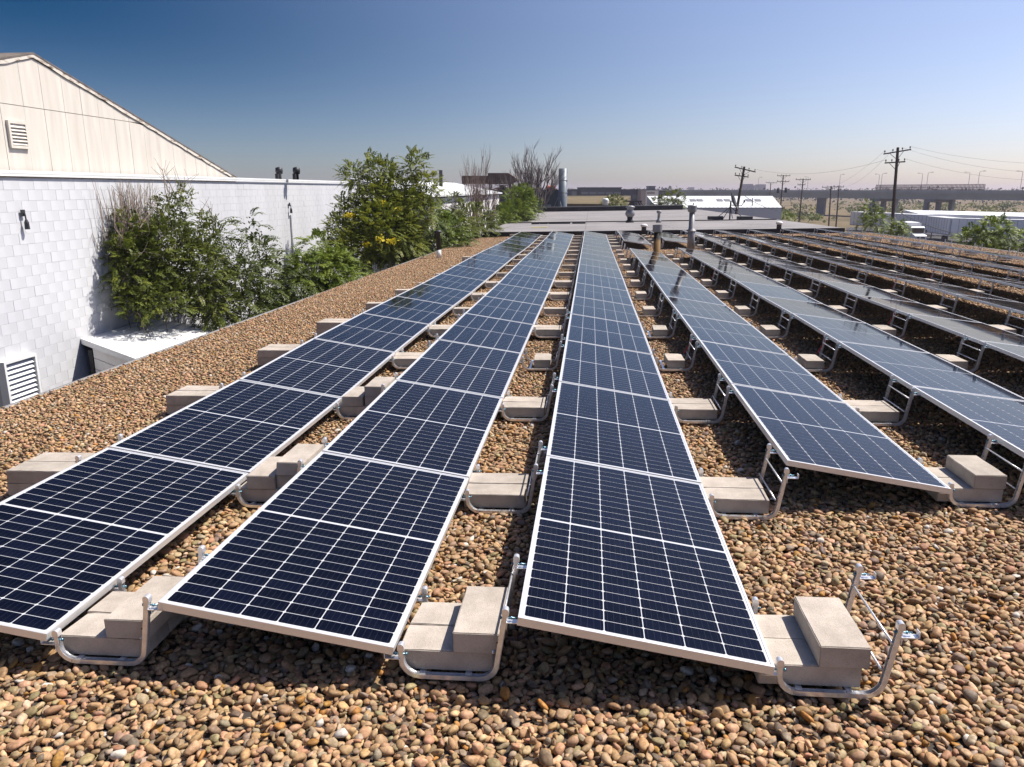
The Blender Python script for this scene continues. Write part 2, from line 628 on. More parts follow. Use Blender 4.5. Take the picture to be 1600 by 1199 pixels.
M['asphalt'] = mat('asphalt', (0.06, 0.058, 0.056), 0.9, 0, 0.2, mottled((0.045, 0.044, 0.043), (0.08, 0.077, 0.073), 0.3))
M['farleaf'] = leaf_mat('far_tree_leaf', (0.02, 0.033, 0.02), (0.035, 0.052, 0.03), (0.05, 0.068, 0.036))
M['brick'] = mat('beige_cladding', (0.42, 0.34, 0.29), 0.8)
M['bluewhite'] = mat('blue_white_wall', (0.55, 0.57, 0.66), 0.6)
M['red'] = mat('red_tape', (0.5, 0.03, 0.05), 0.5)
M['rubber'] = mat('tyre_rubber', (0.02, 0.02, 0.02), 0.85)
M['yellow'] = mat('faded_yellow', (0.42, 0.36, 0.14), 0.8)

# ------------------------------------------------------------------ setting: roof, gravel, ground
GZ = cz-9.0                      # street level
ROOFX0, ROOFX1, ROOFY1 = -5.45, 13.45, 36.4
DECKZ = -0.352


def roof_z(x, y):
    """slow unevenness of the roof surface, in metres"""
    return (0.010*math.sin(0.55*y+0.4*x+0.9)+0.012*math.sin(0.31*y-0.15*x+2.2)+0.006*math.sin(1.3*y+0.8*x))*min(1, max(0.25, y/3))


g = MB()
g.face([(-9000, -3000, GZ), (9000, -3000, GZ), (9000, 14000, GZ), (-9000, 14000, GZ)])
tag(g.build('ground', M['ground'], fix=False), kind='structure')
g = MB()
g.box((4, 16.2, DECKZ-0.2-2.6), (18.88, 40.4, 5.6))
o = g.build('roof_deck', M['deck'])
o.matrix_world = R
tag(o, kind='structure')
# edge flashing of the gravelled roof: left, right and front lengths
for nm, c, s in (('left', (ROOFX0-0.05, 16.2, -0.36), (0.05, 40.3, 0.05)), ('right', (ROOFX1+0.05, 16.2, -0.36), (0.07, 40.3, 0.09))):
    g = MB()
    g.box((0, 0, 0), s, ch=0.008)
    g.box((0.0, 0, -0.13), (0.05, s[1]-0.01, 0.17))
    o = g.build('edge_flashing', M['trim'])
    o.matrix_world = R @ T(c)
    tag(o, 'grey metal flashing strip along the %s edge of the gravel roof' % nm, 'flashing', 'flashing strips round the gravel roof')


# ---- gravel tiles
def ico(sub):
    import bmesh
    bm = bmesh.new()
    bmesh.ops.create_icosphere(bm, subdivisions=sub, radius=1.0)
    v = np.array([p.co[:] for p in bm.verts])
    f = np.array([[q.index for q in p.verts] for p in bm.faces])
    bm.free()
    return v, f


def pebble_shapes(sub, n):
    v0, f = ico(sub)
    out = []
    for i in range(n):
        v = v0.copy()
        for _ in range(rng.integers(4, 10)):           # blunt flats
            d = rng.normal(size=3)
            d /= np.linalg.norm(d)
            lim = rng.uniform(0.5, 0.88)
            h = v @ d
            k = h > lim
            v[k] -= np.outer((h[k]-lim)*rng.uniform(0.75, 0.97), d)
        for _ in range(4):
            d = rng.normal(size=3)
            v *= (1+0.05*np.sin(v @ d*2.2+rng.uniform(0, 6)))[:, None]
        out.append(v)
    return out, f


PAL = np.array([(0.56, 0.36, 0.195), (0.47, 0.31, 0.17), (0.62, 0.43, 0.26), (0.41, 0.27, 0.155), (0.57, 0.35, 0.22),
                (0.52, 0.30, 0.185), (0.33, 0.235, 0.16), (0.44, 0.35, 0.265), (0.64, 0.48, 0.34), (0.54, 0.28, 0.08),
                (0.25, 0.19, 0.145), (0.38, 0.31, 0.175)])
PW = np.array([5, 5, 5, 4, 3, 3, 3, 2, 2, 0.8, 1.5, 2.5])
PW = PW/PW.sum()


def rotmat(n, tilt):
    a = rng.uniform(0, 2*np.pi, n)
    b = rng.uniform(0, 2*np.pi, n)
    t = np.abs(rng.normal(0, tilt, n))
    ca, sa, cb, sb, ct, st = np.cos(a), np.sin(a), np.cos(b), np.sin(b), np.cos(t), np.sin(t)
    Z = np.zeros(n)
    O = np.ones(n)
    rz = np.stack([np.stack([ca, -sa, Z], 1), np.stack([sa, ca, Z], 1), np.stack([Z, Z, O], 1)], 1)
    rb = np.stack([np.stack([cb, -sb, Z], 1), np.stack([sb, cb, Z], 1), np.stack([Z, Z, O], 1)], 1)
    rx = np.stack([np.stack([O, Z, Z], 1), np.stack([Z, ct, -st], 1), np.stack([Z, st, ct], 1)], 1)
    return rb @ rx @ np.transpose(rb, (0, 2, 1)) @ rz


def gravel_tile(name, sub, layers, seed):
    global rng
    keep = rng
    rng = np.random.default_rng(seed)
    shapes, f = pebble_shapes(sub, 14)
    P, Rr = [], []
    for (count, zc, zj, rmin, rmax, gap) in layers:
        grid = {}
        got = tries = 0
        while got < count and tries < count*14:
            tries += 1
            x, y = rng.uniform(0, 1, 2)
            r = rmin+(rmax-rmin)*rng.beta(1.6, 2.6)
            gi, gj = int(x*16), int(y*16)
            ok = True
            for di in (-1, 0, 1):
                for dj in (-1, 0, 1):
                    for (qx, qy, qr) in grid.get(((gi+di) % 16, (gj+dj) % 16), ()):
                        dx = abs(x-qx)
                        dy = abs(y-qy)
                        dx = min(dx, 1-dx)
                        dy = min(dy, 1-dy)
                        if dx*dx+dy*dy < (gap*(r+qr))**2:
                            ok = False
                            break
                    if not ok:
                        break
                if not ok:
                    break
            if ok:
                grid.setdefault((gi, gj), []).append((x, y, r))
                P.append((x-0.5, y-0.5, zc+rng.normal(0, zj)))
                Rr.append(r)
                got += 1
    P = np.array(P)
    Rr = np.array(Rr)
    n = len(P)
    ax = np.stack([Rr*1.08, Rr*rng.uniform(0.55, 0.92, n), Rr*rng.uniform(0.34, 0.62, n)], 1)
    RM = rotmat(n, 0.5)
    which = rng.integers(0, len(shapes), n)
    nv = len(shapes[0])
    V = np.empty((n, nv, 3))
    for i in range(n):
        V[i] = (shapes[which[i]]*ax[i]) @ RM[i].T + P[i]
    F = (f[None]+(np.arange(n)*nv)[:, None, None]).reshape(-1, 3)
    col = PAL[rng.choice(len(PAL), n, p=PW)]*np.array([0.82, 0.785, 0.725])*rng.uniform(0.72, 1.22, (n, 1))*rng.uniform(0.94, 1.06, (n, 3))
    wh = rng.random(n) < 0.012
    col[wh] = (0.62, 0.57, 0.5)
    C = np.ones((n, nv, 4), np.float32)
    C[:, :, :3] = col[:, None, :]
    me = bpy.data.meshes.new(name)
    me.vertices.add(n*nv)
    me.vertices.foreach_set('co', V.astype(np.float32).ravel())
    me.loops.add(F.size)
    me.loops.foreach_set('vertex_index', F.astype(np.int32).ravel())
    me.polygons.add(len(F))
    me.polygons.foreach_set('loop_start', np.arange(0, F.size, 3, dtype=np.int32))
    me.polygons.foreach_set('use_smooth', np.ones(len(F), bool))
    me.update(calc_edges=True)
    a = me.attributes.new('stone', 'FLOAT_COLOR', 'POINT')
    a.data.foreach_set('color', C.ravel())
    me.materials.append(M['stone'])
    rng = keep
    return bpy.data.objects.new(name, me)


LAY = [(700, 0.0, 0.003, 0.018, 0.038, 0.62), (560, 0.013, 0.004, 0.014, 0.038, 0.68), (290, 0.024, 0.004, 0.011, 0.042, 0.80)]
tiles = [gravel_tile('gravel_near', 2, LAY, 1), gravel_tile('gravel_near', 2, LAY, 2),
         gravel_tile('gravel_far', 1, LAY, 3), gravel_tile('gravel_far', 1, LAY, 4), gravel_tile('gravel_far', 1, LAY, 5)]
pv, idx, rz = [], [], []
for i in range(19):
    for j in range(41):
        x, y = ROOFX0+0.5+i*(ROOFX1-ROOFX0-1)/18, -3.5+j*0.985
        pv.append((x, y, DECKZ+roof_z(x, y)*0.5))
        near = (x-0.3)**2+(y+2.7)**2 < 6.2**2
        idx.append(random.choice((0, 1)) if near else random.choice((2, 3, 4)))
        rz.append(random.randrange(4)*math.pi/2)
gm = bpy.data.meshes.new('gravel')
gm.from_pydata(pv, [], [])
for nm, ty, dat in (('which', 'INT', idx), ('turn', 'FLOAT', rz)):
    a = gm.attributes.new(nm, ty, 'POINT')
    a.data.foreach_set('value', dat)
gravel = link('gravel', gm)
gravel.matrix_world = R
tag(gravel, kind='stuff')
ng = bpy.data.node_groups.new('gravel_spread', 'GeometryNodeTree')
ng.interface.new_socket('Geometry', in_out='INPUT', socket_type='NodeSocketGeometry')
ng.interface.new_socket('Geometry', in_out='OUTPUT', socket_type='NodeSocketGeometry')
gi = ng.nodes.new('NodeGroupInput')
go = ng.nodes.new('NodeGroupOutput')
jn = ng.nodes.new('GeometryNodeGeometryToInstance')
for t_ in reversed(tiles):
    oi = ng.nodes.new('GeometryNodeObjectInfo')
    oi.inputs['Object'].default_value = t_
    oi.inputs['As Instance'].default_value = False
    ng.links.new(oi.outputs['Geometry'], jn.inputs[0])
iop = ng.nodes.new('GeometryNodeInstanceOnPoints')
na = ng.nodes.new('GeometryNodeInputNamedAttribute')
na.data_type = 'INT'
na.inputs['Name'].default_value = 'which'
nb = ng.nodes.new('GeometryNodeInputNamedAttribute')
nb.data_type = 'FLOAT'
nb.inputs['Name'].default_value = 'turn'
cmb = ng.nodes.new('ShaderNodeCombineXYZ')
ng.links.new(nb.outputs['Attribute'], cmb.inputs['Z'])
e2r = ng.nodes.new('FunctionNodeEulerToRotation')
ng.links.new(cmb.outputs[0], e2r.inputs[0])
ng.links.new(gi.outputs[0], iop.inputs['Points'])
ng.links.new(jn.outputs[0], iop.inputs['Instance'])
iop.inputs['Pick Instance'].default_value = True
ng.links.new(na.outputs['Attribute'], iop.inputs['Instance Index'])
ng.links.new(e2r.outputs[0], iop.inputs['Rotation'])
ng.links.new(iop.outputs[0], go.inputs[0])
md = gravel.modifiers.new('spread', 'NODES')
md.node_group = ng

# ---- grey membrane roof beyond the gravel, with its black edges
MEMZ = -0.09
g = MB()
g.prism([(-5.2, 36.5, MEMZ-5.5), (12.3, 36.5, MEMZ-5.5), (12.3, 88, MEMZ-5.5), (-5.6, 88, MEMZ-5.5)], (0, 0, 5.5))
o = g.build('membrane_roof', M['membrane'])
o.matrix_world = R
tag(o, kind='structure')
g = MB()
g.box((3.6, 36.45, -0.30), (17.6, 0.07, 0.40))
o = g.build('roof_step', M['tar'])
o.matrix_world = R
tag(o, 'black bitumen face of the step up to the grey membrane roof', 'roof step')
g = MB()
g.box((3.4, 49.5, MEMZ+0.03), (17.5, 0.25, 0.06))
o = g.build('expansion_strip', M['tar'])
o.matrix_world = R
tag(o, 'dark narrow strip crossing the grey membrane roof', 'roof joint')
t = thing('far_parapet', 'low black parapet closing the far end of the grey roof', 'parapet', R)
g = MB()
g.box((2.6, 88.3, MEMZ+0.22), (16.0, 0.5, 0.5))
g.build('upstand', M['tar'], t)
g = MB()
g.box((2.6, 88.3, MEMZ+0.50), (16.1, 0.6, 0.06))
g.build('coping', M['trim'], t)
g = MB()
for i in range(7):
    g.box((-3.2+0.5*i+random.uniform(-.1, .1), 47.2+random.uniform(-.2, .2), MEMZ+0.04), (0.5, 0.3, 0.06))
o = g.build('black_mat', M['tar'])
o.matrix_world = R
tag(o, 'black rubber mat lying flat near the left edge of the grey roof', 'mat')
g = MB()
g.box((-2.6, 41.6, MEMZ+0.012), (0.9, 0.8, 0.02))
o = g.build('plywood_scrap', M['yellow'])
o.matrix_world = R
tag(o, 'flat yellowish board lying alone on the grey membrane roof', 'board')

# ------------------------------------------------------------------ solar panels
TILT = rad(9.68)
PITCHX, LP = 1.498, 2.02
PW_, PL_ = 1.0, 2.0
CT, STI = math.cos(TILT), math.sin(TILT)
KW = {0: 0.006, 1: -0.012, 2: -0.009, 3: 0.008, 4: 0.012, 5: 0.004}
rz_noise = {}


def sup_z(row, k):
    """height of the panel supports at junction k of a row"""
    if (row, k) not in rz_noise:
        r_ = random.Random(row*100+k)
        rz_noise[(row, k)] = KW.get(k, 0.014*math.sin(0.8*k+0.5*row)+0.004)+r_.uniform(-0.006, 0.006)
    return rz_noise[(row, k)]


g = MB()
fw = 0.011
for sx in (-1, 1):
    g.box((sx*(PW_/2-fw/2), 0, -0.0175), (fw, PL_, 0.035))
for sy in (-1, 1):
    g.box((0, sy*(PL_/2-fw/2), -0.0175), (PW_-2*fw-0.0004, fw, 0.0348))
    g.box((0, sy*(PL_/2-0.03), -0.0335), (PW_-2*fw-0.0004, 0.03, 0.002))
frame_me = g.mesh('frame', M['alu'])
g = MB()
g.box((0, 0, -0.0055), (PW_-2*fw, PL_-2*fw, 0.006))
back_me = g.mesh('backsheet', M['back'])
CWX, CWY = 0.1551, 0.0762           # half-cell size
colx = [-0.5+fw+0.011+(PW_-2*fw-0.022)*(i+0.5)/6 for i in range(6)]
half = (PL_-2*fw-0.026-0.016)/2
rowy = [s*(0.008+half*(j+0.5)/12) for s in (-1, 1) for j in range(12)]
CPOS = [(x, y) for y in sorted(rowy) for x in colx]


def cell_pts(x, y, z=0.0):
    a, b, c = CWX/2, CWY/2, 0.006
    return ([(x-a+c, y-b, z), (x+a-c, y-b, z), (x+a, y-b+c, z), (x+a, y+b-c, z), (x+a-c, y+b, z), (x-a+c, y+b, z), (x-a, y+b-c, z), (x-a, y-b+c, z)])


def cell_uv():
    return [((p[0]+CWX/2)/CWX, (p[1]+CWY/2)/CWY) for p in cell_pts(0, 0)]


cell_mes = []
for i in range(4):
    g = MB()
    P_ = cell_pts(0, 0, 0.0007)
    g.face(P_, i/3, cell_uv())
    Q_ = cell_pts(0, 0, -0.0002)
    for a in range(8):
        g.face([Q_[a], Q_[(a+1) % 8], P_[(a+1) % 8], P_[a]], i/3)
    cell_mes.append(g.mesh('cell', M['cell'], fix=False))
g = MB()
for x, y in CPOS:
    g.face(cell_pts(x, y, -0.0018), None, cell_uv())
sheet_me = g.mesh('cell_sheet', M['cell'], fix=False)

SPANS = {1: [(0, 17)], 2: [(0, 17)], 3: [(0, 17)], 4: [(1, 11), (13, 17)], 5: [(1, 11), (13, 17)],
         6: [(1, 17)], 7: [(2, 17)], 8: [(4, 17)], 9: [(5, 17)], 10: [(7, 17)]}
SINGLE_CELLS = {(1, 0), (2, 0), (3, 0), (1, 1), (2, 1), (3, 1), (4, 1)}


def place_panel(row, k, num):
    z0, z1 = sup_z(row, k), sup_z(row, k+1)
    x0 = (row-3)*PITCHX
    yo = {1: 0.02, 2: 0.03, 4: -0.03, 5: -0.05}.get(row, 0)
    pit = math.atan2(z1-z0, LP)
    tilt = TILT if row < 5 else rad(7.9)      # the right-hand rows lie a little flatter
    c = Vector((x0+CT*0.5, k*LP+yo+1.0, (z0+z1)/2-math.sin(tilt)*0.5))
    Mx = R @ T(c) @ Matrix.Rotation(pit, 4, 'X') @ Matrix.Rotation(tilt+random.uniform(-.003, .003), 4, 'Y')
    rn = 'in the %s row from the left' % ROWN[row] if row not in (1, 10) else 'in the %s row' % ROWN[row]
    first = k == SPANS[row][0][0]
    lab = 'dark blue solar panel, %s from the camera, %s' % (ORD[num], rn)
    if num == 0:
        lab = 'dark blue solar panel at the near end, %s' % rn
    t = thing('solar_panel', lab, 'solar panel', Mx, 'solar panels in rows on the gravel roof')
    link('frame', frame_me, t)
    link('backsheet', back_me, t)
    if (row, k) in SINGLE_CELLS:
        for x, y in CPOS:
            link('cell', random.choice(cell_mes), t, T((x, y, -0.0023)))
    else:
        o = link('cell_sheet', sheet_me, t)
        o['kind'] = 'stuff'


for row, spans in SPANS.items():
    num = 0
    for a, b in spans:
        for k in range(a, b):
            place_panel(row, k, num)
            num += 1

# ------------------------------------------------------------------ ballast frames
G0 = PITCHX-CT                 # clear gap between rows


def arc(cx_, cz_, r, a0, a1, n=5):
    return [(cx_+r*math.cos(rad(a0+(a1-a0)*i/n)), cz_+r*math.sin(rad(a0+(a1-a0)*i/n))) for i in range(n+1)]


def rail_path(short=True):
    p = []
    zb = -0.300
    if short:
        p += [(0.028, -0.17)]
        p += arc(0.028+0.075, zb+0.075, 0.075, 180, 270)
    else:
        p += [(-0.02, zb)]
    lean = math.atan2(0.085, 0.27)
    p += arc(0.345, zb+0.075, 0.075, 270, 360-math.degrees(lean), 5)
    p += [(0.460, 0.005)]
    return p


CH = [(-0.012, -0.0085), (-0.009, -0.0115), (0.010, -0.0115), (0.010, -0.0095), (-0.008, -0.0095), (-0.0095, -0.007), (-0.0095, 0.007), (-0.008, 0.0095), (0.010, 0.0095), (0.010, 0.0115), (-0.009, 0.0115), (-0.012, 0.0085)]
rails = {}
for key in (True, False):
    g = MB()
    g.sweep(rail_path(key), CH)
    rails[key] = g.mesh('u_rail', M['galv'])
rodm = MB()
rodm.tube([(0, -0.232, 0), (0, 0.232, 0)], 0.005, 6)
rod_me = rodm.mesh('cross_rod', M['galv'], True)
g = MB()
g.box((0, 0, 0), (0.025, 0.47, 0.006))
base_me = g.mesh('base_rail', M['galv'])
g = MB()
g.box((0.032, 0, 0), (0.065, 0.03, 0.003))
g.box((0.064, 0, 0.012), (0.003, 0.03, 0.026))
g.box((0.0, 0, -0.015), (0.003, 0.03, 0.03))
clamp_me = g.mesh('clamp', M['galv'])
g = MB()
g.tube([(-0.024, 0, 0), (0.042, 0, 0)], 0.0034, 6)
g.tube([(-0.026, 0, 0), (-0.02, 0, 0)], 0.0068, 6)
g.tube([(0.018, 0, 0), (0.024, 0, 0)], 0.0068, 6)
bolt_me = g.mesh('bolt', M['bolt'], True)
g = MB()
n_ = 8
g.prism([(0.0135*math.cos(math.pi*i/n_), -0.0135, 0.012*math.sin(math.pi*i/n_)) for i in range(n_+1)]+[(-0.0135, -0.0135, -0.018), (0.0135, -0.0135, -0.018)], (0, 0.027, 0))
cap_me = g.mesh('end_cap', M['galv'])
g = MB()
g.tube([(0, -0.0122, 0), (0, -0.0114, 0)], 0.0035, 8)
hole_me = g.mesh('bolt_hole', M['hole'])
g = MB()
g.tube([(0.385, 0, -0.20), (0.43, 0.012, -0.12), (0.45, -0.012, -0.06), (0.46, 0.01, 0.02)], 0.006, 6)
tape_me = g.mesh('red_tape', M['red'], True)

MIRX = Matrix.Scale(-1, 4, (1, 0, 0))
GAPN = {0: 'left of the leftmost panel row', 10: 'right of the rightmost panel row'}
for i_ in range(1, 10):
    a_ = ROWN[i_]
    b_ = ROWN[i_+1] if i_+1 < 10 else 'rightmost'
    GAPN[i_] = 'between %s and %s panel rows' % (a_, b_)


def place_frame(gap, y, zoff, num, near, tape=False):
    x0 = (gap-3)*PITCHX+CT
    Mx = R @ T((x0, y, zoff))
    lab = 'galvanised U-rail ballast frame %s, %s from the camera' % (GAPN[gap], ORD[num])
    t = thing('ballast_frame', lab, 'ballast frame', Mx, 'steel ballast frames holding the panels')
    short = gap > 0
    for s in (-1, 1):
        link('u_rail', rails[short], t, T((0, s*0.232, 0)))
    for (x, z) in ((0.438, -0.075), (0.405, -0.185)):
        link('cross_rod', rod_me, t, T((x, 0, z)))
    if near:
        for x in (0.11, 0.30):
            link('base_rail', base_me, t, T((x, 0, -0.2935)))
        for s in (-1, 1):
            yy = s*0.232
            link('clamp', clamp_me, t, T((0.462, yy, -0.040)))
            link('bolt', bolt_me, t, T((0.462, yy, -0.024)))
            link('end_cap', cap_me, t, T((0.459, yy, 0.008)))
            link('bolt_hole', hole_me, t, T((0.424, yy, -0.13)))
            if short:
                link('clamp', clamp_me, t, T((0.024, yy, -0.222)) @ MIRX)
                link('bolt', bolt_me, t, T((0.026, yy, -0.205)) @ MIRX)
                link('end_cap', cap_me, t, T((0.028, yy, -0.168)))
    if tape:
        link('marking_tape', tape_me, t, T((0, 0.232, 0)))
    return t


# concrete blocks
def block_mesh(seed):
    import bmesh
    r_ = random.Random(seed)
    bm = bmesh.new()
    bmesh.ops.create_cube(bm, size=1.0)
    for v in bm.verts:
        v.co = Vector((v.co.x*0.39, v.co.y*0.19, (v.co.z+0.5)*0.09))
    bmesh.ops.subdivide_edges(bm, edges=[e for e in bm.edges if abs((e.verts[0].co-e.verts[1].co).x) > 0.3], cuts=7, use_grid_fill=True)
    bmesh.ops.bevel(bm, geom=[e for e in bm.edges if e.is_manifold and e.calc_face_angle(0) > 0.5], offset=0.0035, segments=2, affect='EDGES')
    for v in bm.verts:
        v.co += Vector((r_.uniform(-1, 1), r_.uniform(-1, 1), r_.uniform(-1, 1)))*0.0009
    if seed % 3 == 0:
        cpt = Vector((0.195*r_.choice((-1, 1)), -0.095, 0.09))
        for v in bm.verts:
            d = (v.co-cpt).length
            if d < 0.03:
                v.co += (Vector((0, 0, 0.045))-v.co).normalized()*(0.03-d)*0.5
    me = bpy.data.meshes.new('concrete_block')
    bm.to_mesh(me)
    bm.free()
    me.materials.append(M['block'])
    return me


block_mes = [block_mesh(i) for i in range(6)]
block_n = 0


def place_block(gap, y, zoff, dx, dy, z, turned, label):
    x0 = (gap-3)*PITCHX+CT
    a = (math.pi/2 if turned else 0)+random.choice((0, math.pi))+random.gauss(0, 0.012)
    o = link('concrete_block', random.choice(block_mes))
    o.matrix_world = R @ T((x0+dx+random.gauss(0, .003), y+dy+random.gauss(0, .003), zoff+z)) @ Matrix.Rotation(a, 4, 'Z')
    tag(o, label, 'concrete block', 'concrete ballast blocks on the frames')


BZ = -0.2895
STACKS = {   # (dx, dy, layer, turned)
    'three': [(0.157, -0.115, 0, 0), (0.157, 0.083, 0, 0), (0.272, -0.02, 1, 1)],
    'three_right': [(0.207, -0.115, 0, 0), (0.207, 0.083, 0, 0), (0.335, -0.02, 1, 1)],
    'two': [(0.19, -0.10, 0, 0), (0.19, 0.098, 0, 0)],
    'five': [(0.20, -0.10, 0, 0), (0.20, 0.098, 0, 0), (0.165, 0.0, 1, 1), (0.360, 0.02, 1, 1), (0.365, 0.02, 2, 1)],
    'one': [(0.25, 0.0, 0, 1)],
    'cross': [(0.20, -0.03, 0, 0)],
    'crosstwo': [(0.20, -0.03, 0, 0), (0.20, -0.03, 1, 0)],
    'four': [(0.08, -0.10, 0, 0), (0.08, 0.098, 0, 0), (0.09, -0.10, 1, 0), (0.09, 0.098, 1, 0)],
}


def stack_kind(gap, k):
    fixed = {(1, 0): 'three_right', (2, 0): 'three_right', (3, 0): 'three', (4, 1): 'three', (1, 1): 'five', (1, 2): 'five', (1, 3): 'two',
             (2, 1): 'two', (2, 2): 'two', (2, 3): 'one', (2, 4): 'two', (3, 1): 'two', (3, 2): 'two', (4, 2): 'two',
             (0, 1): 'four', (0, 2): 'four', (0, 3): 'four', (0, 4): 'four', (0, 5): 'crosstwo', (0, 0): 'four'}
    if (gap, k) in fixed:
        return fixed[(gap, k)]
    r_ = random.Random(gap*31+k)
    if gap == 0:
        return r_.choice(('cross', 'cross', 'crosstwo'))
    if gap in (1, 2) and k > 4:
        return r_.choice(('cross', 'cross', 'two'))
    if gap == 3 and k > 12:
        return 'two'
    if gap == 3 or gap >= 4:
        return 'one'
    return 'two'


def block_label(kind, i, gap, num):
    where = '%s, frame %s' % (GAPN[gap].replace(' panel', ''), 'nearest the camera' if num == 0 else ORD[num]+' from the camera')
    if kind in ('one', 'cross'):
        return 'lone concrete block '+where
    dx, dy, lay, turned = STACKS[kind][i]
    top = max(s[2] for s in STACKS[kind])
    if lay == 0:
        fb = 'bottom ' if top else ''
        if kind == 'crosstwo':
            return 'bottom concrete block '+where
        return ('front ' if dy < 0 else 'rear ')+fb+'concrete block '+where
    if kind == 'four':
        return ('front' if dy < 0 else 'rear')+' upper concrete block '+where
    if kind == 'five' and lay == 1:
        return ('left' if dx < 0.3 else 'right')+' middle concrete block '+where
    return 'top concrete block '+where


for gap in range(0, 11):
    rows_here = [r for r in (gap, gap+1) if r in SPANS]
    ks = {}
    for r in rows_here:
        for a, b in SPANS[r]:
            for k in range(a, b+1):
                e = 'start' if k == a else ('end' if k == b else 'mid')
                if k in ks and ks[k] != e:
                    e = 'mid'
                ks[k] = e
    num = 0
    for k in sorted(ks):
        e = ks[k]
        y = k*LP+(0.275 if e == 'start' else (-0.26 if e == 'end' else 0.0))
        if gap == 10 and k < 7:
            continue
        zo = (sup_z(rows_here[0], k)+sup_z(rows_here[-1], k))/2
        near = y < 8.6
        place_frame(gap, y, zo, num, near, tape=(gap, k) in ((3, 3), (4, 3), (5, 4), (4, 7), (6, 6), (7, 7)))
        kind = stack_kind(gap, k)
        for i, (dx, dy, lay, turned) in enumerate(STACKS[kind]):
            place_block(gap, y, zo, dx, dy, BZ+lay*0.0905, turned, block_label(kind, i, gap, num))
        num += 1


# ------------------------------------------------------------------ rooftop fittings
Rt = R3.T


def roof_pt(px, py, z):
    """roof coordinates of the roof-frame height z seen at a photo pixel"""
    d = Rt @ (Bw[:, 2] + Bw[:, 0]*(px-800)/FPX - Bw[:, 1]*(py-599.5)/FPX)
    c = Rt @ CAM
    return c + d*((z-c[2])/d[2])


def roof_thing(name, label, cat, px, py, z, group=None):
    p = roof_pt(px, py, z)
    return thing(name, label, cat, Matrix.Translation(R @ Vector(p)), group)


# rusty stub vent and tall grey vent standing in the panel gaps
t = thing('vent_pipe', 'rust streaked vent pipe with dark collar and steel cap between panels', 'vent pipe', R @ T((2.44, 23.3, -0.35)))
g = MB()
g.lathe([(0.165, 0), (0.165, 0.06), (0.112, 0.10), (0.112, 0.86)], n=18)
g.build('shaft', M['rustpipe'], t, True)
g = MB()
g.lathe([(0.118, 0.76), (0.155, 0.78), (0.155, 1.0), (0.14, 1.0), (0.14, 0.84)], n=18)
g.build('cap', M['ventgrey'], t)
t = thing('vent_pipe', 'tall slim grey vent pipe with storm collar beside the fifth row', 'vent pipe', R @ T((3.62, 24.0, -0.35)))
g = MB()
g.lathe([(0.125, 0), (0.122, 0.78), (0.10, 0.80), (0.088, 1.45)], n=18)
g.build('shaft', M['ventgrey'], t, True)
g = MB()
g.lathe([(0.135, 0.74), (0.16, 0.76), (0.10, 0.84)], n=18)
g.build('storm_collar', M['ventgrey'], t)
g = MB()
g.lathe([(0.09, 1.36), (0.145, 1.40), (0.15, 1.58), (0.13, 1.60), (0.13, 1.45)], n=18)
g.build('cap', M['ventgrey'], t)
# black vent with white foot at the left edge
p = roof_pt(686, 404, -0.35)
t = thing('vent_pipe', 'slim black vent pipe with white foot at the left roof edge', 'vent pipe', R @ T(p))
g = MB()
g.lathe([(0.075, 0.27), (0.073, 0.82), (0.125, 0.84), (0.12, 0.90), (0.04, 0.93)], n=16)
g.build('shaft', M['darkmetal'], t, True)
g = MB()
g.lathe([(0.082, 0), (0.08, 0.28)], n=16)
g.build('foot', M['white'], t, True)
# on the grey membrane
t = roof_thing('roof_ventilator', 'silver round ventilator with cap in the middle of the grey roof', 'ventilator', 984, 348, MEMZ)
g = MB()
g.lathe([(0.26, 0), (0.26, 0.1), (0.17, 0.16), (0.17, 0.36)], n=18)
g.build('curb', M['tar'], t, True)
g = MB()
g.lathe([(0.19, 0.34), (0.29, 0.46), (0.31, 0.58), (0.22, 0.76), (0.18, 0.86), (0.29, 0.92), (0.28, 1.0), (0.08, 1.06)], n=18)
g.build('hood', M['ventgrey'], t, True)
t = roof_thing('vent_pipe', 'short pale vent pipe standing alone on the grey roof', 'vent pipe', 1029, 348, MEMZ)
g = MB()
g.lathe([(0.16, 0), (0.15, 0.14), (0.085, 0.2), (0.085, 0.55), (0.15, 0.6), (0.15, 0.72)], n=14)
g.build('shaft', M['ventgrey'], t, True)
for lab, px, py in (('small mushroom vent with white cap beside the fourth row end', 1006, 361.5), ('low white mushroom vent behind the eighth and ninth rows', 1217, 357.5)):
    t = roof_thing('mushroom_vent', lab, 'vent', px, py, MEMZ)
    g = MB()
    g.lathe([(0.12, 0), (0.115, 0.22)], n=14)
    g.build('neck', M['darkmetal'], t, True)
    g = MB()
    g.lathe([(0.12, 0.2), (0.165, 0.22), (0.165, 0.29), (0.09, 0.34)], n=14)
    g.build('cap', M['dirtwhite'], t, True)
# satellite dish on ballast blocks
t = roof_thing('satellite_dish', 'grey satellite dish on a stand weighted with dark blocks', 'satellite dish', 1140, 343.5, MEMZ)
g = MB()
prof = [(0.02, 0.015), (0.24, 0.04), (0.44, 0.1), (0.60, 0.19), (0.61, 0.2), (0.60, 0.175), (0.4, 0.065), (0.02, -0.02)]
g.lathe(prof, n=22)
d = g.mesh('reflector', M['dishgrey'], True)
link('reflector', d, t, T((0.05, -0.1, 1.2)) @ Matrix.Rotation(rad(68), 4, Vector((0.25, 0.97, 0))) @ Matrix.Scale(1.0, 4))
g = MB()
g.tube([(0, 0, 0), (0, 0, 1.2)], 0.05, 8)
for a in (-1, 1):
    g.tube([(a*0.85, -0.1, 0.12), (0, 0, 0.85)], 0.025, 6)
    g.tube([(a*0.3, 0.7, 0.05), (0, 0, 0.85)], 0.025, 6)
g.build('stand', M['darkmetal'], t)
g = MB()
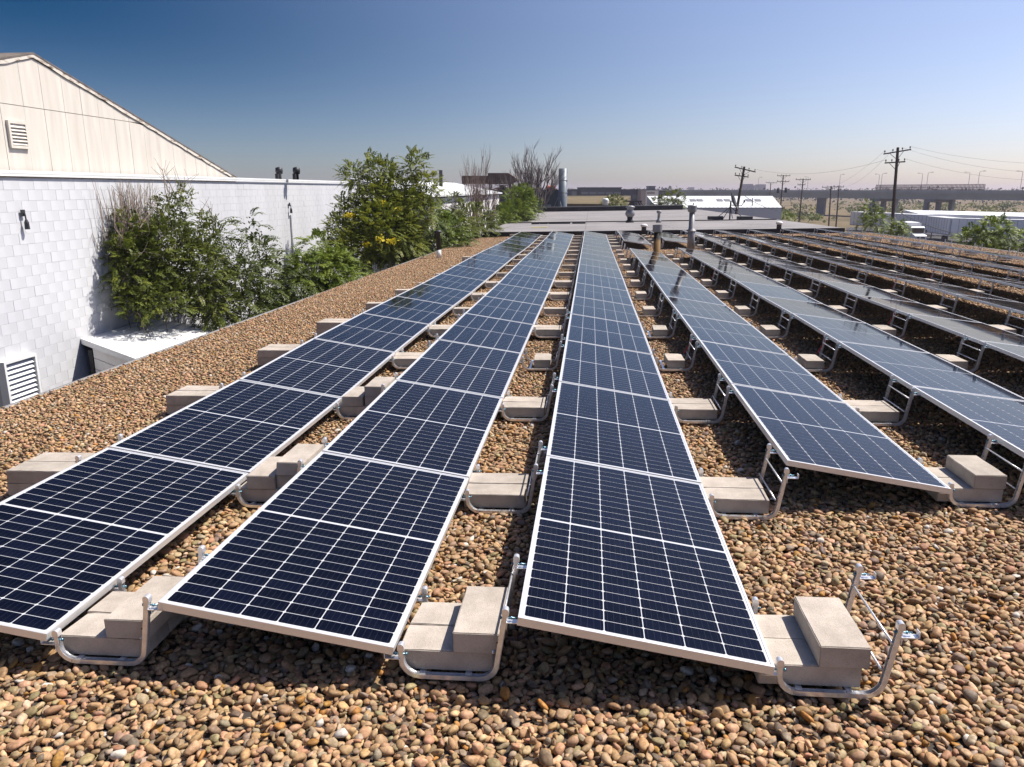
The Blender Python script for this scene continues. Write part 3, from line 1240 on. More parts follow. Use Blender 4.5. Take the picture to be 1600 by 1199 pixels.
g.tube([(0.0, -0.1, 0.95), (0.62, -0.45, 0.9), (0.75, -0.5, 1.15)], 0.025, 6)
g.box((0.78, -0.5, 1.2), (0.1, 0.1, 0.16))
g.build('feed_arm', M['darkmetal'], t)
for a in (-1, 1):
    g = MB()
    g.box((a*0.95, -0.1, 0.12), (1.0, 0.35, 0.22), ch=0.02)
    g.build('ballast_block', M['darkmetal'], t)

# ------------------------------------------------------------------ painted block building on the left
WX = -10.45
WZ1 = cz+0.31
t = thing('block_building', 'white painted concrete block building across the alley on the left', 'building', (WX, 18, GZ))
H = WZ1-GZ
WY0, WY1 = -8.0, 15.2         # wall ends, relative to the building origin
bw, bh = 0.40, 0.2
nc = int(H/bh)
g = MB()
g.box((-4.0, (WY0+WY1)/2, H/2-0.05), (8.0, WY1-WY0, H-0.1))
g.build('wall', M['paint'], t)
g = MB()
g.box((-0.04, (WY0+WY1)/2, H+0.0), (0.20, WY1-WY0+0.06, 0.06), ch=0.006)
g.box((0.045, (WY0+WY1)/2, H-0.05), (0.022, WY1-WY0+0.06, 0.045))
g.build('coping', M['white'], t)
vs, fs = chamfer_box(0.010, (bw-0.0042)/2, (bh-0.0042)/2, 0.0018)
brick_mes = []
for i in range(3):
    g = MB()
    g.poly(vs, fs)
    brick_mes.append(g.mesh('brick', M['paint']))
bricks = []
for c in range(nc):
    z = H-0.12-bh*(c+0.5)
    if z < 1.0:
        break
    off = 0.2 if c % 2 else 0.0
    n = int((WY1-WY0)/bw)
    for i in range(n):
        y = WY0+off+bw*(i+0.5)
        if y+bw/2 > WY1:
            continue
        P = np.array([WX, 18+y, GZ+z])
        q = to_px(P)
        seen = q is not None and -10 < q[0] < 600 and q[1] < 650-0.375*q[0]
        bricks.append((not seen, q[2] if q else 99, y, z))
bricks.sort()
rest = MB()
lou_y = at_x(26, 594, WX)[1]-18
for i, (hid, dd, y, z) in enumerate(bricks):
    px_ = -0.0072+random.uniform(0, 0.0018)+(0.0025 if random.random() < 0.05 else 0)
    if i < 300:
        o = link('brick', random.choice(brick_mes), t, T((px_, y, z)) @ Matrix.Rotation(random.gauss(0, 0.0012), 4, 'X'))
    else:
        rest.poly([(p[0]+px_, p[1]+y, p[2]+z) for p in vs], fs)
o = rest.build('brick', M['paint'], t, fix=False)
o['kind'] = 'stuff'


def louver(parent, nm, M0, wd, ht, dp, n, fm, sm, back):
    f = MB()
    for s in (-1, 1):
        f.box((dp/2, s*(wd/2-0.025), 0), (dp, 0.05, ht))
        f.box((dp/2, 0, s*(ht/2-0.025)), (dp, wd-0.101, 0.05))
    fo = f.build(nm, fm, parent)
    fo.matrix_local = M0
    b = MB()
    b.box((0.012, 0, 0), (0.02, wd-0.1, ht-0.1))
    b.build('back_plate', back, fo)
    s = MB()
    s.box((0, 0, 0), (max(dp*0.9, (ht-0.12)/n*1.3), wd-0.104, 0.008))
    sme = s.mesh('slat', sm)
    for i in range(n):
        z = -ht/2+0.06+(ht-0.12)*(i+0.5)/n
        link('slat', sme, fo, T((dp*0.52, 0, z)) @ Matrix.Rotation(rad(48), 4, 'Y'))
    return fo


pz = at_x(26, 594, WX)
louver(t, 'louver', T((0.0, pz[1]-18, pz[2]-GZ)), 0.85, 0.86, 0.15, 8, M['white'], M['white'], M['hole'])
for (px, py) in ((38, 345), (453, 326)):
    p = at_x(px, py, WX+0.05)
    g = MB()
    g.tube([(0, 0, 0.16), (0.05, 0, 0.13), (0.06, 0, 0.0)], 0.014, 6)
    g.lathe([(0.02, 0.02), (0.04, -0.03), (0.045, -0.16)], c=(0.06, 0, 0), n=10)
    g.box((0.015, 0, 0.14), (0.02, 0.1, 0.12))
    o = g.build('wall_lamp', M['darkmetal'], t)
    o.matrix_local = T((0.03, p[1]-18, p[2]-GZ))
p = at_x(454, 355, WX)
g = MB()
g.tube([(0.04, 0, -1.2), (0.04, 0, 0.42)], 0.03, 8)
o = g.build('conduit', M['white'], t)
o.matrix_local = T((0, p[1]-18, p[2]-GZ))
for (px, py) in ((437, 281), (464, 281)):
    p = at(px, py, 27)
    tt = thing('turbine_vent', 'dark turbine vent on the white wall, %s of the two' % ('left' if px < 450 else 'right'), 'vent', (p[0], p[1], WZ1+0.02), 'turbine vents behind the white wall')
    g = MB()
    g.lathe([(0.07, 0), (0.07, 0.18), (0.115, 0.2), (0.13, 0.3), (0.115, 0.4), (0.03, 0.43)], n=12)
    g.build('head', M['darkmetal'], tt, True)
    g = MB()
    g.box((-0.02, -0.16, 0.1), (0.1, 0.1, 0.2))
    g.build('box', M['darkmetal'], tt)

# ------------------------------------------------------------------ gable building behind the wall
GX = WX-0.30
pk = at_x(52, 82, GX+0.06)
ev = at_x(371, 277.5, GX+0.06)
ypk, zpk = pk[1], pk[2]
slope = (zpk-ev[2])/(ev[1]-ypk)
t = thing('gable_building', 'cream sided building with a low gable rising behind the white wall', 'building', (GX, ypk, GZ))
zr = lambda y: zpk-GZ-0.115-slope*abs(y)
Y0, Y1 = -10.0, ev[1]-ypk
zb, zmid = WZ1-GZ-0.05, at_x(115, 178, GX)[2]-GZ
sw = 0.60
y = -9.6


def siding_sheet(a, b, z0, z1f):
    lo_, hi_ = z0, z1f
    pts = [(0, a, lo_), (0, b, lo_)]
    if hi_(b) > lo_+0.02:
        pts.append((0, b, hi_(b)))
    if a < 0 < b:
        pts.append((0, 0, hi_(0)))
    if hi_(a) > lo_+0.02:
        pts.append((0, a, hi_(a)))
    if len(pts) < 3 or max(q[2] for q in pts)-lo_ < 0.05:
        return
    g = MB()
    g.prism(pts, (0.022+random.uniform(0, 0.006), 0, 0))
    g.build('siding_sheet', M['siding'], t)


bkg = MB()
bkg.prism([(-0.01, Y0, zb-1.0), (-0.01, Y1, zb-1.0), (-0.01, Y1, zr(Y1)+0.1), (-0.01, 0, zr(0)), (-0.01, Y0, zr(Y0))], (-0.10, 0, 0))
bkg.build('wall_backing', M['shingle'], t)
while y < Y1:
    b = y+sw*random.choice((0.95, 1.0, 1.06))
    bb = min(b, Y1)
    siding_sheet(y+0.004, bb-0.004, zb, lambda q: min(zmid-0.006, zr(q)))
    if zr(y) > zmid+0.05 or zr(bb) > zmid+0.05:
        siding_sheet(y+0.004, bb-0.004, zmid+0.006, zr)
    y = b
for s in (-1, 1):
    L = (Y1+0.02) if s > 0 else 9.8
    g = MB()
    z0 = zpk-GZ
    g.prism([(0, 0, z0), (0, s*L, z0-slope*L), (0, s*L, z0-slope*L-0.03), (0, 0, z0-0.03)], (-9.0, 0, 0))
    o = g.build('roof', M['shingle'], t)
    o.location.x = 0.062
    g = MB()
    n = 40
    top = [(0.033, s*L*i/n, z0-0.032-slope*L*i/n) for i in range(n+1)]
    bot = [(0.033, s*L*i/n, z0-0.032-slope*L*i/n-0.075+random.choice((0, 0, 0.008, 0.014, -0.008))) for i in range(n+1)]
    for i in range(n):
        g.prism([top[i], top[i+1], bot[i+1], bot[i]], (0.02, 0, 0), tint=0.5)
    g.build('fascia', M['fascia'], t)
p = at_x(26.5, 211, GX+0.03)
louver(t, 'gable_louver', T((0.03, p[1]-ypk, p[2]-GZ)), 0.50, 0.50, 0.05, 6, M['siding'], M['siding'], M['siding'])

# ------------------------------------------------------------------ white lean-to shed in the alley
sp = at_x(126, 525, WX)
sy, sz = sp[1], sp[2]
t = thing('lean_to_shed', 'low white metal lean-to shed against the white block wall', 'shed', (WX, sy, GZ))
SD, SS, PHI = 4.7, 0.13, rad(26)      # reach from the wall, fall, skew of its front
h0 = sz-GZ-0.07
rf = lambda x: h0-SS*x
yf = lambda x: -x*math.tan(PHI)
g = MB()
g.prism([(0.01, 0, rf(0)), (SD, yf(SD), rf(SD)), (SD, 3.0, rf(SD)), (0.01, 2.6, rf(0))], (0, 0, -0.05))
g.build('roof', M['white'], t)
for i in range(16):
    x = 0.25+i*0.29
    g = MB()
    g.box((0, 0, 0.012), (0.03, 2.75-yf(x)-0.05, 0.024))
    o = g.build('roof_rib', M['white'], t)
    o.matrix_local = T((x, (2.75+yf(x))/2, rf(x)))
g = MB()
g.prism([(0.012, -0.03, rf(0)+0.02), (SD, yf(SD)-0.03, rf(SD)+0.02), (SD, yf(SD)-0.03, rf(SD)-0.10), (0.012, -0.03, rf(0)-0.10)], (0.012, 0.026, 0))
g.build('verge_trim', M['white'], t)
for i in range(12):
    g = MB()
    x0, x1 = 0.30, SD-0.05
    zt = -0.11-i*0.24
    pts = [(x0, yf(x0)+0.05, rf(x0)+zt-0.225), (x1, yf(x1)+0.05, rf(x1)+zt-0.225), (x1, yf(x1)+0.05, rf(x1)+zt), (x0, yf(x0)+0.05, rf(x0)+zt)]
    g.prism(pts, (0.012, 0.026, 0))
    g.build('plank', M['dirtwhite'], t)
g = MB()
g.box((0.2, yf(0.2)+0.07, (h0-0.2)/2), (0.09, 0.05, h0-0.25))
g.build('corner_post', M['darkmetal'], t)
g = MB()
g.prism([(0.3, yf(0.3)+0.1, 0), (SD-0.05, yf(SD)+0.12, 0), (SD-0.05, 2.9, 0), (0.3, 2.5, 0)], (0, 0, rf(SD)-0.08))
g.build('inner_wall', M['dirtwhite'], t)

# ------------------------------------------------------------------ vegetation
def mesh_np(name, V, F, tint, m_):
    me = bpy.data.meshes.new(name)
    V = np.asarray(V, np.float32).reshape(-1, 3)
    F = np.asarray(F, np.int32)
    k = F.shape[1]
    me.vertices.add(len(V))
    me.vertices.foreach_set('co', V.ravel())
    me.loops.add(F.size)
    me.loops.foreach_set('vertex_index', F.ravel())
    me.polygons.add(len(F))
    me.polygons.foreach_set('loop_start', np.arange(0, F.size, k, dtype=np.int32))
    me.update(calc_edges=True)
    a = me.attributes.new('tint', 'FLOAT', 'FACE')
    a.data.foreach_set('value', np.asarray(tint, np.float32))
    me.materials.append(m_)
    return me


def unit(a):
    return a/np.maximum(np.linalg.norm(a, axis=-1, keepdims=True), 1e-9)


def diamonds(B, D, N, ln, wd):
    """leaf diamonds from base points, directions, side vectors"""
    tip = B+D*ln[:, None]
    mid = B+D*(ln*0.45)[:, None]
    V = np.stack([B, mid-N*(wd/2)[:, None], tip, mid+N*(wd/2)[:, None]], 1)
    F = np.arange(len(B)*4).reshape(-1, 4)
    return V.reshape(-1, 3), F


def fronds(P, D, length, nl, ll, lw, droop=0.35):
    n = len(P)
    up = np.array([0, 0, 1.0])
    side = unit(np.cross(D, up)+0.15*rng.normal(size=(n, 3)))
    tt = np.linspace(0.18, 1.0, nl)
    Ln = length*rng.uniform(0.7, 1.25, n)
    B = P[:, None]+D[:, None]*(Ln[:, None, None]*tt[None, :, None])
    B[:, :, 2] -= droop*Ln[:, None]*tt[None]**2
    tang = D[:, None]+np.array([0, 0, -1.0])*(2*droop*tt)[None, :, None]
    out = []
    for s in (-1, 1):
        d = unit(side[:, None]*s+tang*0.5+np.array([0, 0, -0.22])+0.12*rng.normal(size=B.shape))
        nrm = unit(np.cross(d, np.cross(tang, side[:, None]*s)))
        out.append((B, d, nrm))
    B = np.concatenate([o[0] for o in out]).reshape(-1, 3)
    d = np.concatenate([o[1] for o in out]).reshape(-1, 3)
    nn = np.concatenate([o[2] for o in out]).reshape(-1, 3)
    sc = np.tile(1-0.55*np.abs(tt-0.5), n*2)
    return diamonds(B, d, nn, ll*sc*rng.uniform(0.85, 1.15, len(B)), lw*sc)


def blob_points(n, blobs, shell=0.5):
    """points spread in a set of ellipsoids (centre, radii)"""
    vol = np.array([b[1][0]*b[1][1]*b[1][2] for b in blobs])**0.8
    ch = rng.choice(len(blobs), n, p=vol/vol.sum())
    d = unit(rng.normal(size=(n, 3)))
    r = rng.uniform(shell, 1, n)**0.6
    C = np.array([b[0] for b in blobs])[ch]
    Rr = np.array([b[1] for b in blobs])[ch]
    return C+d*Rr*r[:, None], d, ch


def plant(name, label, cat, base, blobs, nf, leafm, frond=0.5, nl=8, ll=0.12, lw=0.045, stems=9, stem_r=0.03, bark='bark', droop=0.35,
          group=None, loose=0, looselen=0.09, flowers=None, dead=0, deadlen=1.5, tintbias=0.0, clear=None):
    """base: ground point; blobs in world coordinates; everything is stored relative to base"""
    base = np.asarray(base, float)
    t = thing(name, label, cat, Vector(base), group)
    bl = [(np.asarray(c, float)-base, r) for c, r in blobs]
    P, d, ch = blob_points(nf, bl)
    if clear:
        ok = (P[:, 2]+base[2] > clear[1]+rng.uniform(0, 0.5, nf)) | (P[:, 1]+base[1] > clear[0])
        P, d = P[ok], d[ok]
        nf = len(P)
    D = unit(d*0.9+np.array([0, 0, 0.45])+0.45*rng.normal(size=d.shape))
    V, F = fronds(P, D, frond, nl, ll, lw, droop)
    tint = np.repeat(np.clip(rng.normal(0.5+tintbias, 0.2, nf), 0, 1)[:, None], nl, 1)
    tint = np.tile(tint.ravel(), 2)+rng.normal(0, 0.1, len(F))
    if loose:
        P2, d2, _ = blob_points(loose, bl, 0.2)
        if clear:
            P2 = P2[(P2[:, 2]+base[2] > clear[1]) | (P2[:, 1]+base[1] > clear[0])]
            loose = len(P2)
        k = 5
        B = np.repeat(P2, k, 0)+rng.normal(0, 0.07, (loose*k, 3))
        dd = unit(rng.normal(size=B.shape)+np.array([0, 0, -0.3]))
        nn = unit(np.cross(dd, rng.normal(size=B.shape)))
        V2, F2 = diamonds(B, dd, nn, looselen*rng.uniform(0.7, 1.3, len(B)), looselen*0.55*np.ones(len(B)))
        F = np.concatenate([F, F2+len(V)])
        V = np.concatenate([V, V2])
        tint = np.concatenate([tint, np.clip(rng.normal(0.45+tintbias, 0.25, len(F2)), 0, 1)])
    me = mesh_np('crown', V, F, np.clip(tint, 0, 1), leafm)
    link('crown', me, t)
    g = MB()
    for i in range(stems):
        c, r = bl[rng.integers(len(bl))]
        tip = c+unit(rng.normal(size=3))*np.array(r)*0.8
        b0 = rng.normal(0, 0.25, 3)*np.array([1, 1, 0])
        mid = b0*0.5+tip*0.5+rng.normal(0, 0.12, 3)
        g.tube([b0, mid*0.6+b0*0.4, mid, tip], stem_r, 5, stem_r*0.2)
        for j in range(5):
            q = mid+(tip-mid)*rng.uniform(0, 1)
            e = q+unit(rng.normal(size=3)+np.array([0, 0, 0.5]))*rng.uniform(0.3, 0.8)
            g.tube([q, (q+e)/2+rng.normal(0, 0.03, 3), e], stem_r*0.3, 4, stem_r*0.12)
    g.build('stem', M[bark], t, fix=False)
    if flowers:
        for fp in flowers:
            k = int(rng.integers(26, 46))
            q = np.asarray(fp, float)-base
            B = q+rng.normal(0, 1, (k, 3))*np.array([0.07, 0.07, 0.04])
            dd = unit(rng.normal(size=B.shape))
            nn = unit(np.cross(dd, rng.normal(size=B.shape)))
            V3, F3 = diamonds(B, dd, nn, 0.10*np.ones(k), 0.07*np.ones(k))
            link('flower_cluster', mesh_np('flower_cluster', V3, F3, rng.random(k), M['flower']), t)
    if dead:
        g = MB()
        for i in range(dead):
            c, r = bl[rng.integers(len(bl))]
            q = c+unit(rng.normal(size=3))*np.array(r)*0.7
            e = q+unit(np.array([rng.normal(0, 0.35), rng.normal(-0.1, 0.5), 1.0]))*deadlen*rng.uniform(0.5, 1.2)
            mm = (q+e)/2+rng.normal(0, 0.08, 3)
            g.tube([q, mm, e], 0.014, 4, 0.004, cap=False)
            for j in range(4):
                s_ = mm+(e-mm)*rng.uniform(0, 1)
                e2 = s_+unit(rng.normal(size=3)+np.array([0, 0, 1.2]))*rng.uniform(0.2, 0.55)
                g.tube([s_, e2], 0.006, 3, 0.003, cap=False)
        g.build('dead_twig', M['deadwood'], t, fix=False)
    return t


def A(px, py, dep):
    return at(px, py, dep)


def on_ground(p):
    return (p[0], p[1], GZ)


# overgrown shrub climbing the white wall
c0 = A(262, 430, 18.2)
plant('wall_shrub', 'sprawling olive shrub with dead twigs climbing the white wall', 'shrub', on_ground(c0),
      [(A(222, 440, 17.6), (0.55, 0.85, 1.1)), (A(205, 365, 17.4), (0.35, 0.45, 0.55)), (A(265, 400, 18.2), (0.6, 0.9, 0.95)), (A(268, 335, 18.6), (0.3, 0.5, 0.45)),
       (A(310, 430, 18.6), (0.6, 0.9, 1.0)), (A(250, 480, 17.6), (0.7, 1.0, 0.6)), (A(325, 370, 19.4), (0.35, 0.5, 0.5)), (A(335, 475, 18.8), (0.5, 0.8, 0.5)),
       (A(283, 312, 18.8), (0.16, 0.22, 0.26)), (A(190, 400, 17.2), (0.3, 0.35, 0.5))],
      2300, M['leafolive'], frond=0.33, nl=8, ll=0.085, lw=0.038, stems=16, loose=1300, looselen=0.09, dead=45, deadlen=0.8, tintbias=-0.05, clear=(sy+2.3, sz+0.25))
c0 = A(232, 330, 18.0)
t = thing('dead_vine', 'bundle of dry pinkish vine twigs hanging on the white wall', 'vine', (WX, c0[1], GZ))
g = MB()
for i in range(150):
    y0 = rng.normal(-0.3, 0.5)
    z0 = c0[2]-GZ-0.9+rng.normal(0, 0.4)
    L = rng.uniform(0.6, 1.9)
    q = np.array([0.07+rng.uniform(0, 0.25), y0, z0])
    e = q+np.array([rng.uniform(-0.05, 0.1), rng.normal(0, 0.3), L])
    if e[2] > H-0.05:
        e[2] = H-0.05-rng.uniform(0, 0.3)
    g.tube([q, (q+e)/2+rng.normal(0, 0.05, 3)*np.array([0.3, 1, 1]), e], 0.010, 3, 0.004, cap=False)
g.build('twig', M['deadwood'], t, fix=False)
# tree of heaven in front of the wall
c0 = A(398, 420, 20.2)
plant('sumac_tree', 'young tree with drooping feathery fronds in front of the white wall', 'tree', on_ground(c0),
      [(A(392, 362, 20.5), (0.3, 0.4, 0.4)), (A(395, 410, 20.2), (0.6, 0.8, 0.55)), (A(375, 460, 19.6), (0.7, 0.9, 0.7)), (A(430, 450, 20.4), (0.5, 0.7, 0.6)), (A(415, 490, 20), (0.7, 0.8, 0.5))],
      520, M['leafdark'], frond=0.65, nl=11, ll=0.135, lw=0.045, stems=10, loose=250, looselen=0.09, droop=0.55)
c0 = A(500, 430, 22.5)
plant('sumac_shrub', 'bright green ferny shrub low beside the roof edge', 'shrub', on_ground(c0),
      [(A(515, 420, 22.2), (0.6, 0.8, 0.45)), (A(480, 432, 21.6), (0.5, 0.6, 0.5)), (A(540, 440, 22), (0.5, 0.6, 0.4)), (A(493, 390, 23.2), (0.3, 0.4, 0.45)), (A(460, 450, 21.2), (0.35, 0.5, 0.4))],
      850, M['leafbright'], frond=0.58, nl=10, ll=0.12, lw=0.045, stems=8, droop=0.5)
# the big bush by the roof edge
c0 = A(600, 380, 27)
plant('large_bush', 'large bushy tree with yellow flower clusters beside the gravel roof edge', 'tree', on_ground(c0),
      [(A(600, 365, 26.5), (1.15, 1.4, 1.0)), (A(555, 390, 26), (0.85, 1.1, 0.7)), (A(632, 380, 27.0), (0.7, 0.9, 0.65)), (A(545, 335, 27), (0.5, 0.7, 0.6)), (A(590, 320, 27.2), (0.8, 1.0, 0.7)),
       (A(640, 330, 27.2), (0.8, 1.0, 0.65)), (A(555, 275, 27.4), (0.5, 0.6, 0.35)), (A(595, 272, 27.4), (0.55, 0.7, 0.5)), (A(620, 295, 27.4), (0.7, 0.8, 0.5)), (A(650, 258, 27.5), (0.42, 0.5, 0.45)),
       (A(668, 292, 27.4), (0.45, 0.6, 0.5)), (A(530, 365, 26.6), (0.45, 0.6, 0.6)), (A(518, 400, 26), (0.4, 0.5, 0.4)), (A(575, 252, 27.4), (0.25, 0.3, 0.25))],
      3000, M['leafyellow'], frond=0.40, nl=9, ll=0.10, lw=0.045, stems=26, loose=1700, looselen=0.11, flowers=[A(*q) for q in ((545, 336, 25.8), (598, 318, 26.2), (622, 328, 26.1), (594, 374, 25.1), (572, 382, 25.1), (612, 377, 25.1))], tintbias=0.06)
c0 = A(660, 375, 31)
plant('sumac_shrub', 'mid green feathery shrub between the big bush and black vent pipe', 'shrub', on_ground(c0),
      [(A(660, 350, 31), (0.8, 1.0, 0.9)), (A(690, 365, 32), (0.8, 1.0, 0.7)), (A(648, 380, 32), (0.6, 0.8, 0.5)), (A(700, 385, 32), (0.9, 1.0, 0.5))],
      650, M['leafbright'], frond=0.7, nl=10, ll=0.15, lw=0.055, stems=8, droop=0.5, tintbias=-0.2)
c0 = A(735, 365, 38)
plant('alley_bush', 'green bush behind the far left corner of the gravel roof', 'shrub', on_ground(c0),
      [(A(735, 345, 39), (1.0, 1.2, 0.9)), (A(715, 365, 37), (1.0, 1.2, 0.8)), (A(752, 365, 39), (0.8, 1.0, 0.6)), (A(705, 330, 40), (0.5, 0.6, 0.8))],
      600, M['leafolive'], frond=0.7, nl=9, ll=0.17, lw=0.06, stems=8, droop=0.45)
c0 = A(812, 330, 56)
plant('edge_bush', 'dense bright green bush beside the left edge of the grey roof', 'shrub', on_ground(c0),
      [(A(812, 315, 57), (1.1, 1.4, 0.9)), (A(800, 335, 55), (1.2, 1.4, 0.9)), (A(825, 325, 58), (0.9, 1.0, 0.9)), (A(785, 345, 52), (0.9, 1.0, 0.8)), (A(818, 301, 58), (0.6, 0.7, 0.5))],
      1100, M['leafbright'], frond=0.6, nl=8, ll=0.17, lw=0.07, stems=8, loose=500, looselen=0.16, tintbias=-0.12)


def bare_tree(name, label, base, top, spread, m_, n0=5, depth=5, seed=3, r0=0.16, kids=4):
    r_ = np.random.default_rng(seed)
    t = thing(name, label, 'tree', Vector(base))
    Ht = top-base[2]
    tr, tw = MB(), MB()

    def grow(p, d, L, rr, lev):
        q = p+d*L*0.5+r_.normal(0, 0.03*L, 3)
        e = p+d*L
        (tr if lev < 2 else tw).tube([p, q, e], rr, 5 if lev < 2 else 3, rr*0.62, cap=False)
        if lev >= depth:
            return
        for k in range(r_.integers(2, kids) if lev else n0):
            nd_ = unit(d*1.0+r_.normal(0, spread*(0.5 if lev == 0 else 0.42), 3)+np.array([0, 0, 0.35]))
            st = p+(e-p)*(r_.uniform(0.55, 1.0) if lev else r_.uniform(0.75, 1.0))
            grow(st, nd_, L*r_.uniform(0.62, 0.85), rr*0.59, lev+1)
    grow(np.zeros(3), np.array([0.0, 0, 1]), Ht*0.36, r0, 0)
    zs = max(v[2] for v in tw.v)
    k = Ht/zs
    for mb in (tr, tw):
        mb.v = [(v[0]*k, v[1]*k, v[2]*k) for v in mb.v]
    tr.build('trunk', m_, t, fix=False)
    tw.build('twig', m_, t, fix=False)


b = A(752, 350, 46)
bare_tree('bare_tree', 'thin leafless reddish tree in front of the brown hopper', on_ground(b), A(752, 224, 46)[2], 0.34, M['brownt'], 7, 6, 5, 0.17, 4)
b = A(835, 320, 84)
bare_tree('bare_tree', 'large dark leafless tree left of the steel stack', on_ground(b), A(835, 217, 84)[2], 0.78, M['greytwig'], 7, 6, 11, 0.42, 4)
b = A(705, 360, 39)
bare_tree('dead_shrub', 'small dark dead shrub behind the far roof corner', on_ground(b), A(705, 283, 39)[2], 0.36, M['greytwig'], 6, 5, 8, 0.09)

# right side trees
for lab, px, py, dep, bl, n, lm in (
        ('young green sumac tree in front of the white trailers', 1362, 350, 62,
         [((1360, 330), 0.55, 0.4), ((1358, 320), 0.25, 0.3), ((1366, 342), 0.8, 0.5), ((1352, 349), 0.5, 0.5), ((1377, 349), 0.6, 0.5)], 260, 'leafbright'),
        ('low green bush beside the parked white truck', 1415, 360, 56,
         [((1404, 359), 0.6, 0.35), ((1396, 364), 0.6, 0.35), ((1404, 352), 0.25, 0.25)], 170, 'leafbright'),
        ('feathery green tree at the right edge behind the gravel roof', 1552, 380, 40,
         [((1552, 362), 0.95, 0.5), ((1530, 380), 0.9, 0.5), ((1575, 378), 0.9, 0.5), ((1520, 370), 0.6, 0.35), ((1550, 395), 1.3, 0.5), ((1595, 380), 0.7, 0.5), ((1552, 349), 0.4, 0.3)], 700, 'leafbright'),
        ('bright green bush at the end of the white roofed building', 1226, 340, 118,
         [((1226, 338), 0.9, 0.7), ((1230, 343), 0.9, 0.6)], 120, 'leafbright'),
        ('leafy tree top rising behind the black parapet', 1043, 320, 100,
         [((1030, 318), 0.9, 0.6), ((1042, 313), 0.8, 0.6), ((1055, 311), 0.9, 0.9), ((1062, 316), 0.7, 0.6), ((1045, 322), 1.6, 0.6)], 330, 'leafolive'),
        ('round dark green bush between the dry field and white shed', 960, 318, 125,
         [((960, 316), 1.5, 0.9), ((952, 319), 1.2, 0.7), ((966, 319), 1.2, 0.7)], 260, 'leafolive')):
    b = A(px, py, dep)
    big = 1.0 if dep < 80 else 1.6
    plant('roadside_tree', lab, 'tree', on_ground(b), [(A(c[0], c[1], dep+rng.uniform(-1, 1)), (r, r, h)) for c, r, h in bl], n, M[lm],
          frond=0.6*big, nl=9, ll=0.16*big, lw=0.065*big, stems=7, stem_r=0.04, droop=0.4, tintbias=0.05)

# ------------------------------------------------------------------ buildings and plant beyond the grey roof
# long white-roofed shed left
p0 = A(669, 308, 44)
t = thing('white_roof_building', 'white roofed building behind the bushes left of the hopper', 'building', (p0[0], p0[1], GZ))
hx = p0[2]-GZ
L_ = 34.0
g = MB()
g.box((-6, L_/2, hx/2-0.05), (12, L_, hx-0.1))
g.build('wall', M['dirtwhite'], t)
g = MB()
g.prism([(0.3, -0.3, hx), (0.3, L_+0.3, hx), (-4.5, L_+0.3, hx+0.95), (-4.5, -0.3, hx+0.95)], (0, 0, 0.1))
g.build('roof', M['white'], t)
g = MB()
q = A(689, 287, 60)
g.tube([(0, 0, -1.2), (0, 0, 1.0)], 0.14, 8)
o = g.build('chimney_pipe', M['darkmetal'])
o.location = q
tag(o, 'thin black chimney pipe above the white roof on the left', 'chimney')

# brown hopper conveyor
c = A(772, 280, 98)
t = thing('conveyor_hopper', 'brown corrugated conveyor housing on a rusty frame', 'hopper', (c[0], c[1], GZ))
z = c[2]-GZ
g = MB()
g.box((-2.35, 0, z-0.1), (3.3, 1.6, 1.0))
g.build('narrow_housing', M['brownsteel'], t)
g = MB()
g.prism([(-0.68, -1, z-0.65), (2.2, -1, z-0.65), (3.2, -1, z-0.1), (1.9, -1, z+0.72), (-0.68, -1, z+0.72)], (0, 2, 0))
g.build('wide_housing', M['brownsteel'], t)
g = MB()
g.box((0, 0, 0), (0.05, 0.05, 1.34))
rme = g.mesh('rib', M['brownsteel'])
for i in range(11):
    link('rib', rme, t, T((-0.55+i*0.24, -1.02, z+0.03)))
g = MB()
for x in (-0.5, 2.0):
    for yy in (-0.8, 0.8):
        g.tube([(x, yy, 0), (x, yy, z-0.65)], 0.09, 6)
g.tube([(-0.5, -0.8, z-1.4), (2.0, -0.8, z-0.7)], 0.06, 6)
g.tube([(-3.8, 0, 0), (-3.8, 0, z-0.6)], 0.08, 6)
g.build('support_frame', M['brownsteel'], t)
g = MB()
g.box((1.1, -0.5, z-1.0), (0.7, 0.6, 0.55), ch=0.05)
g.build('motor', M['darkmetal'], t)
c = A(810, 296, 100)
t = thing('dark_shed', 'dark slate building block below the brown hopper', 'building', (c[0], c[1], GZ))
g = MB()
g.box((0, 3, (c[2]-GZ)/2+0.1), (5.6, 6, c[2]-GZ))
g.build('wall', M['slate'], t)
g = MB()
g.box((0, 3, c[2]-GZ+0.16), (5.8, 6.2, 0.12))
g.build('roof', M['darkmetal'], t)
c = A(855, 298, 94)
t = thing('teal_cabinet', 'dark teal plant room with an orange drum on its roof', 'plant room', (c[0], c[1], GZ))
z = c[2]-GZ
g = MB()
g.box((0, 1.5, z/2), (2.9, 3, z))
g.build('wall', M['teal'], t)
g = MB()
g.box((0, 1.5, z+0.06), (3.1, 3.2, 0.12))
g.build('roof', M['darkmetal'], t)
g = MB()
g.tube([(-0.2, 0.8, z+0.35), (0.95, 0.8, z+0.35)], 0.24, 10)
g.build('drum', M['orange'], t)
g = MB()
g.box((-0.3, -0.06, z-2.1), (1.6, 0.1, 0.9))
g.build('panel', M['ductsteel'], t)
